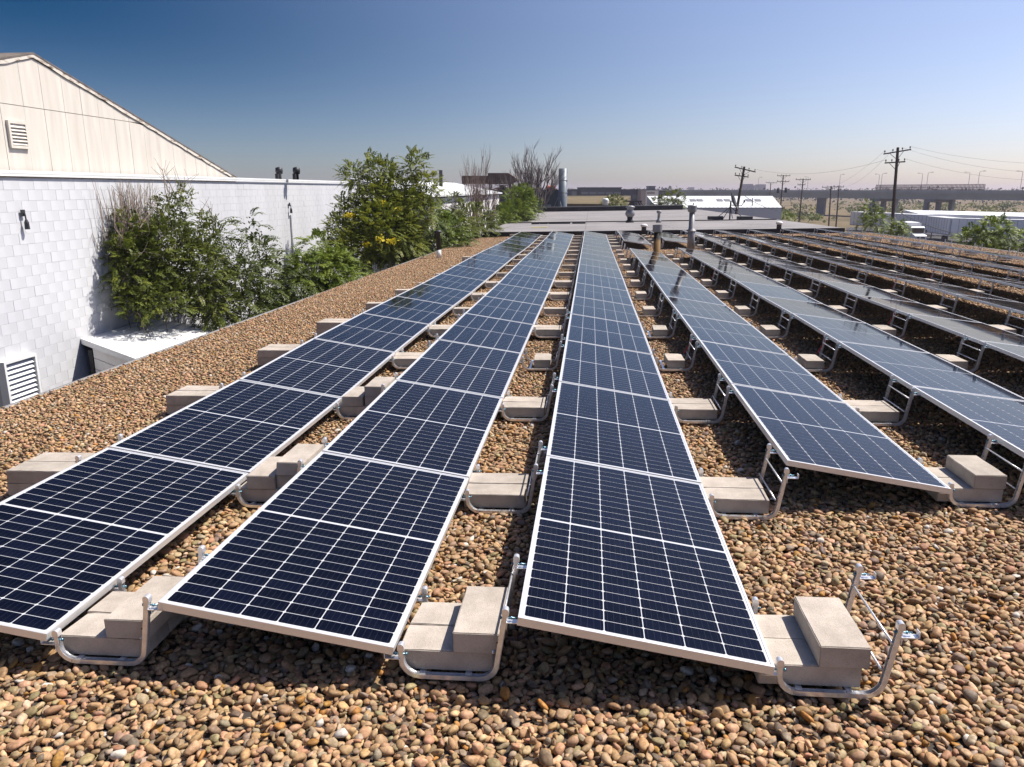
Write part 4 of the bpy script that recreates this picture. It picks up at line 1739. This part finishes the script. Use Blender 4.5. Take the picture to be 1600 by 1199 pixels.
# steel stack
c = A(879, 325, 92)
t = thing('steel_stack', 'tall round grey steel exhaust stack behind the black parapet', 'exhaust stack', (c[0], c[1], GZ))
zt = A(879, 264, 92)[2]-GZ
g = MB()
g.lathe([(0.52, 0), (0.52, zt), (0.46, zt), (0.46, zt-0.5)], n=22)
g.build('shaft', M['ductsteel'], t, True)
for k in (zt-1.4, zt-2.8):
    g = MB()
    g.lathe([(0.53, 0), (0.56, 0.02), (0.56, 0.08), (0.53, 0.1)], n=22)
    o = g.build('band', M['ductsteel'], t, True)
    o.location.z = k
g = MB()
g.tube([(-0.45, -0.3, zt-3.1), (-1.3, -1.0, zt-5.2)], 0.05, 6)
g.tube([(-0.45, -0.3, zt-3.1), (0.1, -1.4, zt-5.2)], 0.05, 6)
g.build('brace', M['ductsteel'], t)


# dark long industrial building
def block(name, label, px0, px1, ytop, dep, m_, wins=(), winm='glass', depth=12.0, roofm='darkmetal', group=None):
    a, b2 = A(px0, ytop, dep), A(px1, ytop, dep)
    c_ = (a+b2)/2
    wd = float(np.linalg.norm((b2-a)[:2]))
    t_ = thing(name, label, 'building', T((c_[0], c_[1], GZ)) @ Matrix.Rotation(YAW, 4, 'Z'), group)
    h = a[2]-GZ
    g_ = MB()
    g_.box((0, depth/2, h/2), (wd, depth, h))
    g_.build('wall', M[m_], t_)
    g_ = MB()
    g_.box((0, depth/2, h+0.1), (wd+0.3, depth+0.3, 0.25))
    g_.build('roof', M[roofm], t_)
    for (fx, fy, fw_, fh) in wins:
        g_ = MB()
        g_.box((0, 0, 0), (fw_, 0.10, fh))
        for s in (-1, 1):
            g_.box((0, -0.06, s*(fh/2)), (fw_+0.1, 0.08, 0.08))
        o_ = g_.build('window', M[winm], t_)
        o_.location = (fx, -0.02, fy)
    return t_


D1 = 250
hh = A(900, 294, D1)[2]-GZ
w1 = [(-5.2+i*2.65, hh-1.6, 2.2, 0.55) for i in range(5)]+[(-5.2+i*2.65, hh-3.0, 2.2, 0.6) for i in range(5)]
block('industrial_building', 'long dark slate industrial building with two rows of windows', 907, 971, 294, D1, 'slate', w1)
block('low_annex', 'dark annex with tall framed windows left of the long building', 886, 906.5, 297, D1+2, 'slate', [(0.2, hh-2.2, 1.6, 2.2)])
block('office_annex', 'lower slate office wing with large dark windows', 972, 1001, 297, D1+1, 'slate', [(-1.3, hh-2.9, 2.2, 1.4), (1.6, hh-2.7, 2.3, 1.2)])
block('beige_house', 'beige stair tower beside the slate office wing', 1002, 1009, 297, D1-6, 'brick')
block('beige_house', 'pale low building with reddish band near the white roof', 1010, 1029, 297.5, D1+10, 'dirtwhite', [(-0.5, hh-1.6, 2.6, 0.5)], 'brick')
block('grey_house', 'grey penthouse block on top of the pale low building', 1014, 1024, 292, D1+14, 'ventgrey', depth=5)
block('grey_house', 'flat grey warehouse right of the pale low building', 1030, 1040, 299, D1+40, 'slate')
block('grey_house', 'small dark warehouse in front of the distant trees', 1041, 1051, 300, D1+40, 'pier')
block('brick_house', 'distant reddish low building behind the white roof', 1072, 1112, 299.5, 420, 'brick', depth=20)
block('brick_house', 'reddish building behind the leaning pole', 1146, 1170, 298, 400, 'brick', depth=20)
for lab, a, b2, yt in (('left tower of the distant apartment pair', 1166, 1177, 288), ('right tower of the distant apartment pair', 1187, 1197, 288.5), ('lower link between the distant apartment towers', 1177.5, 1186.5, 290)):
    block('apartment_tower', lab, a, b2, yt, 1100, 'slate' if 'left' in lab else 'ventgrey', depth=20, roofm='ventgrey', group='distant apartment towers')
block('apartment_tower', 'tiny pale tower on the skyline above the white roof', 1079, 1085, 293, 1300, 'ventgrey', depth=20, roofm='ventgrey')
c = A(946, 320, 112)
t = thing('cooling_unit', 'white rooftop cooling unit on a teal box behind the parapet', 'cooling unit', (c[0], c[1], GZ))
z = c[2]-GZ
g = MB()
g.box((0, 0, (z-0.1)/2), (0.9, 0.9, z-0.1))
g.build('box', M['teal'], t)
g = MB()
g.lathe([(0.42, z-0.1), (0.42, z+0.2), (0.5, z+0.3), (0.42, z+0.42), (0.5, z+0.55), (0.42, z+0.75), (0.3, z+0.9)], n=12)
g.build('head', M['white'], t, True)
c = A(987, 322, 118)
t = thing('dark_machine', 'dark hoist machinery on a black roof frame beside the white roof', 'machine', (c[0], c[1], GZ))
z = c[2]-GZ
g = MB()
g.box((0, 0, z/2), (1.2, 1.2, z))
g.box((0.3, 0, z+0.7), (2.4, 0.7, 0.18))
g.tube([(-0.6, 0, z), (0.1, 0, z+0.8)], 0.08, 6)
g.tube([(1.6, 0, z-0.4), (0.9, 0, z+0.7)], 0.08, 6)
g.tube([(1.2, 0, z+0.7), (2.3, 0, z-0.6)], 0.1, 6)
g.build('frame', M['darkmetal'], t)
g = MB()
g.tube([(0.0, -0.4, z+0.35), (0.0, 0.4, z+0.35)], 0.38, 12)
g.build('drum', M['darkmetal'], t)

# white metal-roofed warehouse
e0, e1 = A(1026, 325.5, 118), A(1221.5, 325.5, 114)
r0, r1 = A(1011, 307.5, 129), A(1206.5, 307.5, 124)
t = thing('white_warehouse', 'long warehouse with white ribbed metal roof and lavender shaded wall', 'building', (e0[0], e0[1], GZ))
o3 = np.array([e0[0], e0[1], GZ])
g = MB()
dn = np.array([0, 0, -0.12])
up_ = unit(np.cross(e1-e0, r0-e0))
g.prism([e0-o3, e1-o3, r1-o3, r0-o3], tuple(up_*0.1))
g.build('roof', M['white'], t)
nrib = 30
g = MB()
for i in range(nrib+1):
    f = i/nrib
    a, b2 = e0+(e1-e0)*f-o3+up_*0.1, r0+(r1-r0)*f-o3+up_*0.1
    g.tube([a, b2], 0.045, 4)
g.build('roof_rib', M['white'], t, fix=False)
for f in (0.345, 0.40, 0.56, 0.62, 0.79, 0.86):
    a = e0+(e1-e0)*f
    b2 = r0+(r1-r0)*f
    ex = unit(e1-e0)
    q0 = a+(b2-a)*0.5-o3+up_*0.17
    q1 = a+(b2-a)*0.68-o3+up_*0.17
    g = MB()
    g.prism([q0-ex*0.42, q0+ex*0.42, q1+ex*0.42, q1-ex*0.42], tuple(up_*0.04))
    g.build('skylight', M['ventgrey'], t)
g = MB()
e0d, e1d = e0-o3-up_*0.05, e1-o3-up_*0.05
bk = np.array([r0[0]-e0[0], r0[1]-e0[1], 0])
g.poly([e0d*np.array([1, 1, 0]), e1d*np.array([1, 1, 0]), e1d, e0d, e0d*np.array([1, 1, 0])+bk, e1d*np.array([1, 1, 0])+bk, r1-o3-up_*0.05, r0-o3-up_*0.05],
       [(0, 1, 2, 3), (1, 5, 6, 2), (0, 3, 7, 4), (5, 4, 7, 6)])
g.build('wall', M['bluewhite'], t)
for lab, px, dep, hgt in (('thin black flue on the white warehouse roof by the leaning pole', 1175, 116, 1.35), ('thin black flue at the front edge of the white warehouse roof', 1064, 112, 0.9), ('short dark flue behind the parapet at the warehouse eave', 1083, 112, 0.6)):
    q = A(px, 324, dep)
    g = MB()
    g.tube([(0, 0, -0.5), (0, 0, hgt)], 0.07, 8)
    o = g.build('flue', M['darkmetal'])
    o.location = q
    tag(o, lab, 'flue', 'flues near the white warehouse')

# ------------------------------------------------------------------ road bridge
bl_, br_ = A(1085, 302, 345), A(1700, 302, 195)
ex = unit((br_-bl_)*np.array([1, 1, 0]))
ey = np.array([-ex[1], ex[0], 0])
Lb = float(np.linalg.norm((br_-bl_)[:2]))
zd = cz-0.8
t = thing('road_bridge', 'long grey concrete road bridge crossing the background on the right', 'bridge', Matrix(((ex[0], ey[0], 0, bl_[0]), (ex[1], ey[1], 0, bl_[1]), (0, 0, 1, GZ), (0, 0, 0, 1))))
zt = zd-GZ
g = MB()
g.box((Lb/2, 5, zt-1.3), (Lb+60, 8.5, 1.7))
g.build('girder', M['bridge'], t)
g = MB()
g.box((Lb/2, 5, zt-0.32), (Lb+60, 10.5, 0.24))
g.build('deck', M['bridge'], t)
for s in (-0.1, 10.1):
    g = MB()
    g.box((Lb/2, s, zt+0.05), (Lb+60, 0.25, 1.0))
    g.build('parapet', M['bridge'], t)


def along(px):
    d = Bw[:, 2]+Bw[:, 0]*(px-800)/FPX
    # intersect plan ray with the bridge line
    Mx = np.array([[d[0], -ex[0]], [d[1], -ex[1]]])
    return float(np.linalg.solve(Mx, np.array([bl_[0]-cx, bl_[1]-cy]))[1])


for px in (1130, 1241, 1334, 1415, 1575):
    s = along(px)
    for yy in ((5,) if px < 1300 else (1.6, 4.6, 7.8)):
        g = MB()
        wdt = 3.6 if px < 1300 else 1.3
        g.box((s+(yy-5)*0.6, yy, (zt-2.1)/2), (wdt, 1.2, zt-2.1), ch=0.05)
        g.build('pier', M['pier'], t)
    if px > 1300:
        g = MB()
        g.box((s, 4.8, zt-2.6), (3.0, 9.0, 0.9))
        g.build('pier_cap', M['pier'], t)
g = MB()
s0, s1 = along(1302), along(1459)
nb = 90
for i in range(nb+1):
    s = s0+(s1-s0)*i/nb
    g.box((s, 10.1, zt+1.4), (0.22, 0.08, 1.9))
for zz in (0.7, 1.4, 2.3):
    g.box(((s0+s1)/2, 10.1, zt+zz), (s1-s0, 0.12, 0.12))
o = g.build('screen_fence', M['brownsteel'], t, fix=False)
LAMPX = [1160, 1205, 1279, 1307, 1340, 1369, 1407, 1437, 1482, 1513, 1568, 1599]
for i, px in enumerate(LAMPX):
    far = i % 2
    s = along(px)
    h = 5.4 if px > 1270 else 5.0
    p = Vector((s, 9.5 if far else 0.5, zt+0.4))
    tt = thing('street_lamp', 'slim street lamp on the bridge, %s from the left' % (['first']+ORD[1:])[i], 'street lamp', t.matrix_world @ T(p), 'street lamps along the bridge')
    g = MB()
    g.tube([(0, 0, 0), (0, 0, h-0.3), ((-0.2 if far else 0.2), 0, h)], 0.075, 5, 0.05)
    g.tube([((-0.2 if far else 0.2), 0, h), ((-1.3 if far else 1.3), 0, h+0.12)], 0.05, 4)
    g.build('post', M['ventgrey'], tt)
    g = MB()
    g.box(((-1.5 if far else 1.5), 0, h+0.1), (0.7, 0.3, 0.16), ch=0.03)
    g.build('lamp_head', M['ventgrey'], tt)

# ------------------------------------------------------------------ trailers and truck
TH = 4.1


def trailer(label, p0, p1, back=2.6):
    p0 = np.array(p0[:2])
    p1 = np.array(p1[:2])
    d = unit(p1-p0)
    nrm = np.array([-d[1], d[0]])
    if nrm[1]*1.0+nrm[0]*0.8 < 0:
        nrm = -nrm
    L = float(np.linalg.norm(p1-p0))
    Mx = Matrix(((d[0], nrm[0], 0, p0[0]), (d[1], nrm[1], 0, p0[1]), (0, 0, 1, GZ), (0, 0, 0, 1)))
    t_ = thing('box_trailer', label, 'trailer', Mx, 'white box trailers parked beyond the roof')
    g_ = MB()
    g_.box((L/2, back/2, 1.15+(TH-1.2)/2), (L, back, TH-1.2), ch=0.03)
    g_.build('box_body', M['whitetrail'], t_)
    g_ = MB()
    g_.box((L/2, back/2, TH-0.02), (L+0.05, back+0.05, 0.07))
    g_.build('roof', M['white'], t_)
    g_ = MB()
    for i in range(int(L/1.2)+1):
        g_.box((min(0.03+i*1.2, L-0.03), -0.008, 2.6), (0.05, 0.02, TH-1.35))
    g_.box((L/2, -0.01, 1.22), (L, 0.03, 0.14))
    g_.build('side_rib', M['trim'], t_)
    wme = MB()
    wme.tube([(0, 0.05, 0), (0, 0.35, 0)], 0.5, 14)
    wm = wme.mesh('wheel', M['rubber'])
    for x in (L-1.4, L-2.6):
        link('wheel', wm, t_, T((x, 0, 0.5)))
    g_ = MB()
    g_.box((1.8, 0.5, 0.6), (0.14, 0.14, 1.2))
    g_.build('landing_leg', M['darkmetal'], t_)


def gp(px, dep):
    return A(px, 300, dep)


trailer('white box trailer at the left end behind the young tree', gp(1333, 174), gp(1392, 163))
trailer('white box trailer behind the main utility pole', gp(1394, 162), gp(1455, 150))
trailer('white box trailer seen end-on beside the white truck', gp(1453.5, 145), gp(1491, 134.5))
trailer('white box trailer above the feathery tree on the right', gp(1493, 134), gp(1582, 128.5))
trailer('white box trailer cut off by the right edge', gp(1584, 128.4), gp(1690, 124))
trailer('white box trailer in the rear row with bright roof', gp(1470, 158), gp(1560, 150))
trailer('rear white box trailer at the right edge', gp(1562, 149.8), gp(1650, 143))

a, b2 = gp(1415, 188), gp(1680, 158)
t = thing('white_flat_building', 'long low building with a bright white flat roof behind the trailers', 'building', (a[0], a[1], GZ))
o3 = np.array([a[0], a[1], GZ])
f0, f1 = gp(1440, 158)-o3, gp(1720, 131)-o3
pts = [f0, f1, b2-o3, a-o3]
g = MB()
g.prism([(q[0], q[1], 0) for q in pts], (0, 0, 4.0))
g.build('wall', M['whitetrail'], t)
g = MB()
g.prism([(q[0], q[1], 4.005) for q in pts], (0, 0, 0.15))
g.build('roof', M['white'], t)
c = A(1434, 360, 130)
hd = unit(np.array([cx-c[0], cy-c[1], 0]))
fx = np.array([hd[0], hd[1], 0])
fy = np.array([-hd[1], hd[0], 0])
t = thing('truck_cab', 'white truck facing the camera beside the trailers', 'truck', Matrix(((fx[0], fy[0], 0, c[0]), (fx[1], fy[1], 0, c[1]), (0, 0, 1, GZ), (0, 0, 0, 1))) @ Matrix.Rotation(0.35, 4, 'Z'))
g = MB()
g.prism([(0.0, -1.1, 0.9), (0, -1.1, 2.75), (-0.3, -1.1, 2.95), (-1.7, -1.1, 2.95), (-1.7, -1.1, 0.9)], (0, 2.2, 0))
g.build('cab', M['white'], t)
g = MB()
g.prism([(1.7, -0.95, 0.7), (1.7, -0.95, 1.45), (1.5, -0.95, 1.6), (0.0, -0.95, 1.8), (0.0, -0.95, 0.7)], (0, 1.9, 0))
g.build('bonnet', M['white'], t)
g = MB()
g.box((0.02, 0, 2.28), (0.05, 1.95, 0.78))
g.build('windscreen', M['darkglass'], t)
g = MB()
g.box((1.71, 0, 1.05), (0.05, 1.2, 0.5))
g.build('grille', M['darkmetal'], t)
for s in (-1, 1):
    g = MB()
    g.box((1.71, s*0.78, 1.08), (0.06, 0.24, 0.26), ch=0.02)
    g.build('headlight', M['glass'], t)
    g = MB()
    g.box((0.15, s*1.3, 2.2), (0.14, 0.18, 0.6), ch=0.02)
    g.build('mirror', M['darkmetal'], t)
    for x in (1.0, -3.2):
        g = MB()
        g.tube([(x, s*0.7, 0.5), (x, s*1.02, 0.5)], 0.5, 16)
        g.build('wheel', M['rubber'], t)
g = MB()
g.box((1.8, 0, 0.55), (0.16, 2.1, 0.3), ch=0.03)
g.build('bumper', M['white'], t)
g = MB()
g.box((-4.6, 0, 2.3), (5.4, 2.4, 2.5), ch=0.03)
g.build('box_body', M['whitetrail'], t)


# ------------------------------------------------------------------ utility poles and wires
def pole(label, top, foot, dep, arms, trans=(), r=0.15):
    a, b2 = A(top[0], top[1], dep), A(foot[0], foot[1], dep)
    d = unit(a-b2)
    base = b2-d*((b2[2]-GZ)/d[2])
    L = float(np.linalg.norm(a-base))
    t_ = thing('utility_pole', label, 'utility pole', Vector(base), 'wooden utility poles beyond the roof')
    g_ = MB()
    g_.tube([(0, 0, 0), tuple(a-base)], r*1.15, 8, r*0.8)
    g_.build('post', M['wood'], t_)
    ends = []
    for (x0, y0, x1, y1, dd) in arms:
        q0, q1 = A(x0, y0, dep-dd), A(x1, y1, dep+dd)
        g_ = MB()
        ax = unit(q1-q0)
        g_.tube([tuple(q0-base-np.array([0, 0.16, 0])), tuple(q1-base-np.array([0, 0.16, 0]))], 0.085, 4)
        mid = (q0+q1)/2
        for s, q in ((-1, q0), (1, q1)):
            m1 = mid+(q-mid)*0.55
            pole_pt = base+d*(mid[2]-0.75-base[2])/d[2]
            g_.tube([tuple(m1-base), tuple(pole_pt-base)], 0.03, 4)
        g_.build('crossarm', M['wood'], t_)
        for f in (0.03, 0.33, 0.68, 0.97):
            q = q0+(q1-q0)*f
            g_ = MB()
            g_.lathe([(0.025, 0), (0.03, 0.10), (0.075, 0.12), (0.06, 0.24), (0.02, 0.28)], n=8)
            o_ = g_.build('insulator', M['ceramic'], t_, True)
            o_.location = Vector(q-base)+Vector((0, -0.16, 0.06))
            ends.append(q+np.array([0, -0.16, 0.3]))
    for (x, y) in trans:
        q = A(x, y, dep-0.4)
        g_ = MB()
        g_.lathe([(0.28, -0.55), (0.3, -0.5), (0.3, 0.45), (0.12, 0.55), (0.05, 0.75)], n=12)
        o_ = g_.build('transformer', M['darkmetal'], t_, True)
        o_.location = Vector(q-base)
    return ends


e_main = pole('tall brown utility pole in front of the white trailers', (1403, 231), (1394, 350), 76, [(1380, 241, 1422, 234, 0.3), (1382, 255, 1413, 253, 0.3)], r=0.17)
e_lean = pole('leaning dark utility pole behind the satellite dish', (1163, 261), (1150.5, 333), 97, [(1148, 261.5, 1180, 269, 0.5), (1148, 274, 1169, 277, 0.3)], r=0.18)
e_tr = pole('utility pole with two transformer cans near the warehouse corner', (1224, 274), (1219, 330), 175, [(1214, 275, 1234.5, 275, 0.3), (1214, 284, 1233, 284, 0.3)], [(1216, 298), (1228, 297.5)])
e_b = pole('utility pole with two arms right of the warehouse corner', (1255, 279.5), (1248.5, 348), 172, [(1243, 281, 1266.5, 281, 0.3), (1246, 289, 1258, 289, 0.2)])
e_c = pole('distant utility pole with one arm left of the transformer pole', (1204.5, 285.5), (1203, 306), 250, [(1196.5, 285.5, 1213.5, 286, 0.3)])
e_d = pole('left pole of the close pair before the bridge', (1298.5, 291), (1295, 350), 168, [(1284, 293, 1311, 292, 0.3)])
e_e = pole('right pole of the close pair before the bridge', (1311, 291), (1306.5, 350), 170, [(1303, 292.5, 1318, 292.5, 0.2)])


def wire(label, a, b2, sag, r=0.010):
    a, b2 = np.asarray(a), np.asarray(b2)
    pts = []
    for i in range(17):
        f = i/16
        p = a+(b2-a)*f
        pts.append(tuple(p-a-np.array([0, 0, sag*4*f*(1-f)])))
    g_ = MB()
    g_.tube(pts, r, 4, cap=False)
    o_ = g_.build('overhead_wire', M['wire'], fix=False)
    o_.location = Vector(a)
    tag(o_, label, 'wire', 'overhead wires between the poles')


wire('lone wire sagging from the leaning pole to the tall pole', e_lean[3], e_main[4], 0.9)
wire('upper wire from the tall pole to the pole pair', e_main[0], e_d[0], 1.2, 0.008)
wire('lower wire from the tall pole to the pole pair', e_main[1], e_d[3], 1.4, 0.008)
right = A(1900, 236, 60)
wire('top wire running from the tall pole out to the right', e_main[3], right, 1.3, 0.008)
wire('middle wire running from the tall pole out to the right', e_main[2], right-np.array([0, 0, 0.6]), 1.7, 0.008)
wire('lowest wire running from the tall pole out to the right', e_main[7], right-np.array([0, 0, 0.9]), 1.7, 0.008)
wire('black service cable dropping from the pole to the roof edge', A(1404, 331, 76), A(1520, 372, 48), 0.25, 0.03)
wire('black service cable dropping from the leaning pole past the warehouse wall', A(1157, 302, 97), A(1215, 330, 113.6), 0.3, 0.03)

# ------------------------------------------------------------------ far ground cover, woods
def scatter(name, n, pxr, depr, hr, sz, m_, per=22, ksig=0.5):
    px = rng.uniform(*pxr, n)
    dep = rng.uniform(*depr, n)
    V, tt = [], []
    for i in range(n):
        p = A(px[i], 300, dep[i])
        h = rng.uniform(*hr)
        c_ = np.array([p[0], p[1], GZ+h*0.55])
        B = c_+rng.normal(size=(per, 3))*np.array([h*0.5, h*0.5, h*0.24])*np.array([1, 1, 1])
        B[:, 2] = np.clip(B[:, 2], GZ, GZ+h)
        d = unit(rng.normal(size=(per, 3)))
        nn = unit(np.cross(d, rng.normal(size=(per, 3))))
        v, _ = diamonds(B, d, nn, sz*h*np.ones(per), sz*h*0.8*np.ones(per))
        V.append(v)
        tt.append(np.clip(rng.normal(0.5, 0.25)+rng.normal(0, 0.12, per), 0, 1))
    V = np.concatenate(V)
    F = np.arange(len(V)).reshape(-1, 4)
    o_ = link(name, mesh_np(name, V, F, np.concatenate(tt), m_))
    o_['kind'] = 'stuff'


scatter('distant_woods', 2200, (-900, 2600), (480, 1300), (6.8, 10.3), 0.2, M['farleaf'], 34)
scatter('field_scrub', 300, (1180, 1700), (215, 480), (0.8, 2.6), 0.45, M['leafolive'], 24)
scatter('field_scrub', 60, (860, 1020), (140, 235), (0.5, 1.0), 0.5, M['leafolive'], 18)
# parking lot under the trailers
a, b2 = A(1320, 380, 190), A(1330, 380, 105)
c, d = A(1900, 380, 90), A(1900, 380, 190)
g = MB()
g.face([(q[0], q[1], GZ+0.02) for q in (a, b2, c, d)])
tag(g.build('parking_lot', M['asphalt'], fix=False), kind='structure')
# dry field beyond the far parapet
a, b2, c, d = A(870, 316, 135), A(972, 316, 130), A(985, 316, 225), A(868, 316, 225)
g = MB()
lo_ = [(q[0], q[1], GZ-0.5) for q in (a, b2, c, d)]
hi_ = [(q[0], q[1], cz-2.4+0.6*(i > 1)) for i, q in enumerate((a, b2, c, d))]
g.poly(lo_+hi_, [(4, 5, 6, 7), (0, 1, 5, 4), (1, 2, 6, 5), (2, 3, 7, 6), (3, 0, 4, 7)])
o = g.build('dry_field', M['ground'])
tag(o, kind='structure')

# ------------------------------------------------------------------ summer haze
g = MB()
g.box((600, 900, (GZ-1+cz+9)/2), (3600, 2600, (cz+9)-(GZ-1)))
hz = bpy.data.materials.new('summer_haze')
hz.use_nodes = True
n = hz.node_tree
n.nodes.remove(n.nodes['Principled BSDF'])
pvol = n.nodes.new('ShaderNodeVolumePrincipled')
pvol.inputs['Color'].default_value = (0.84, 0.78, 0.95, 1)
pvol.inputs['Density'].default_value = 0.00028
pvol.inputs['Anisotropy'].default_value = 0.2
n.links.new(pvol.outputs[0], n.nodes['Material Output'].inputs['Volume'])
tag(g.build('haze', hz), kind='stuff')
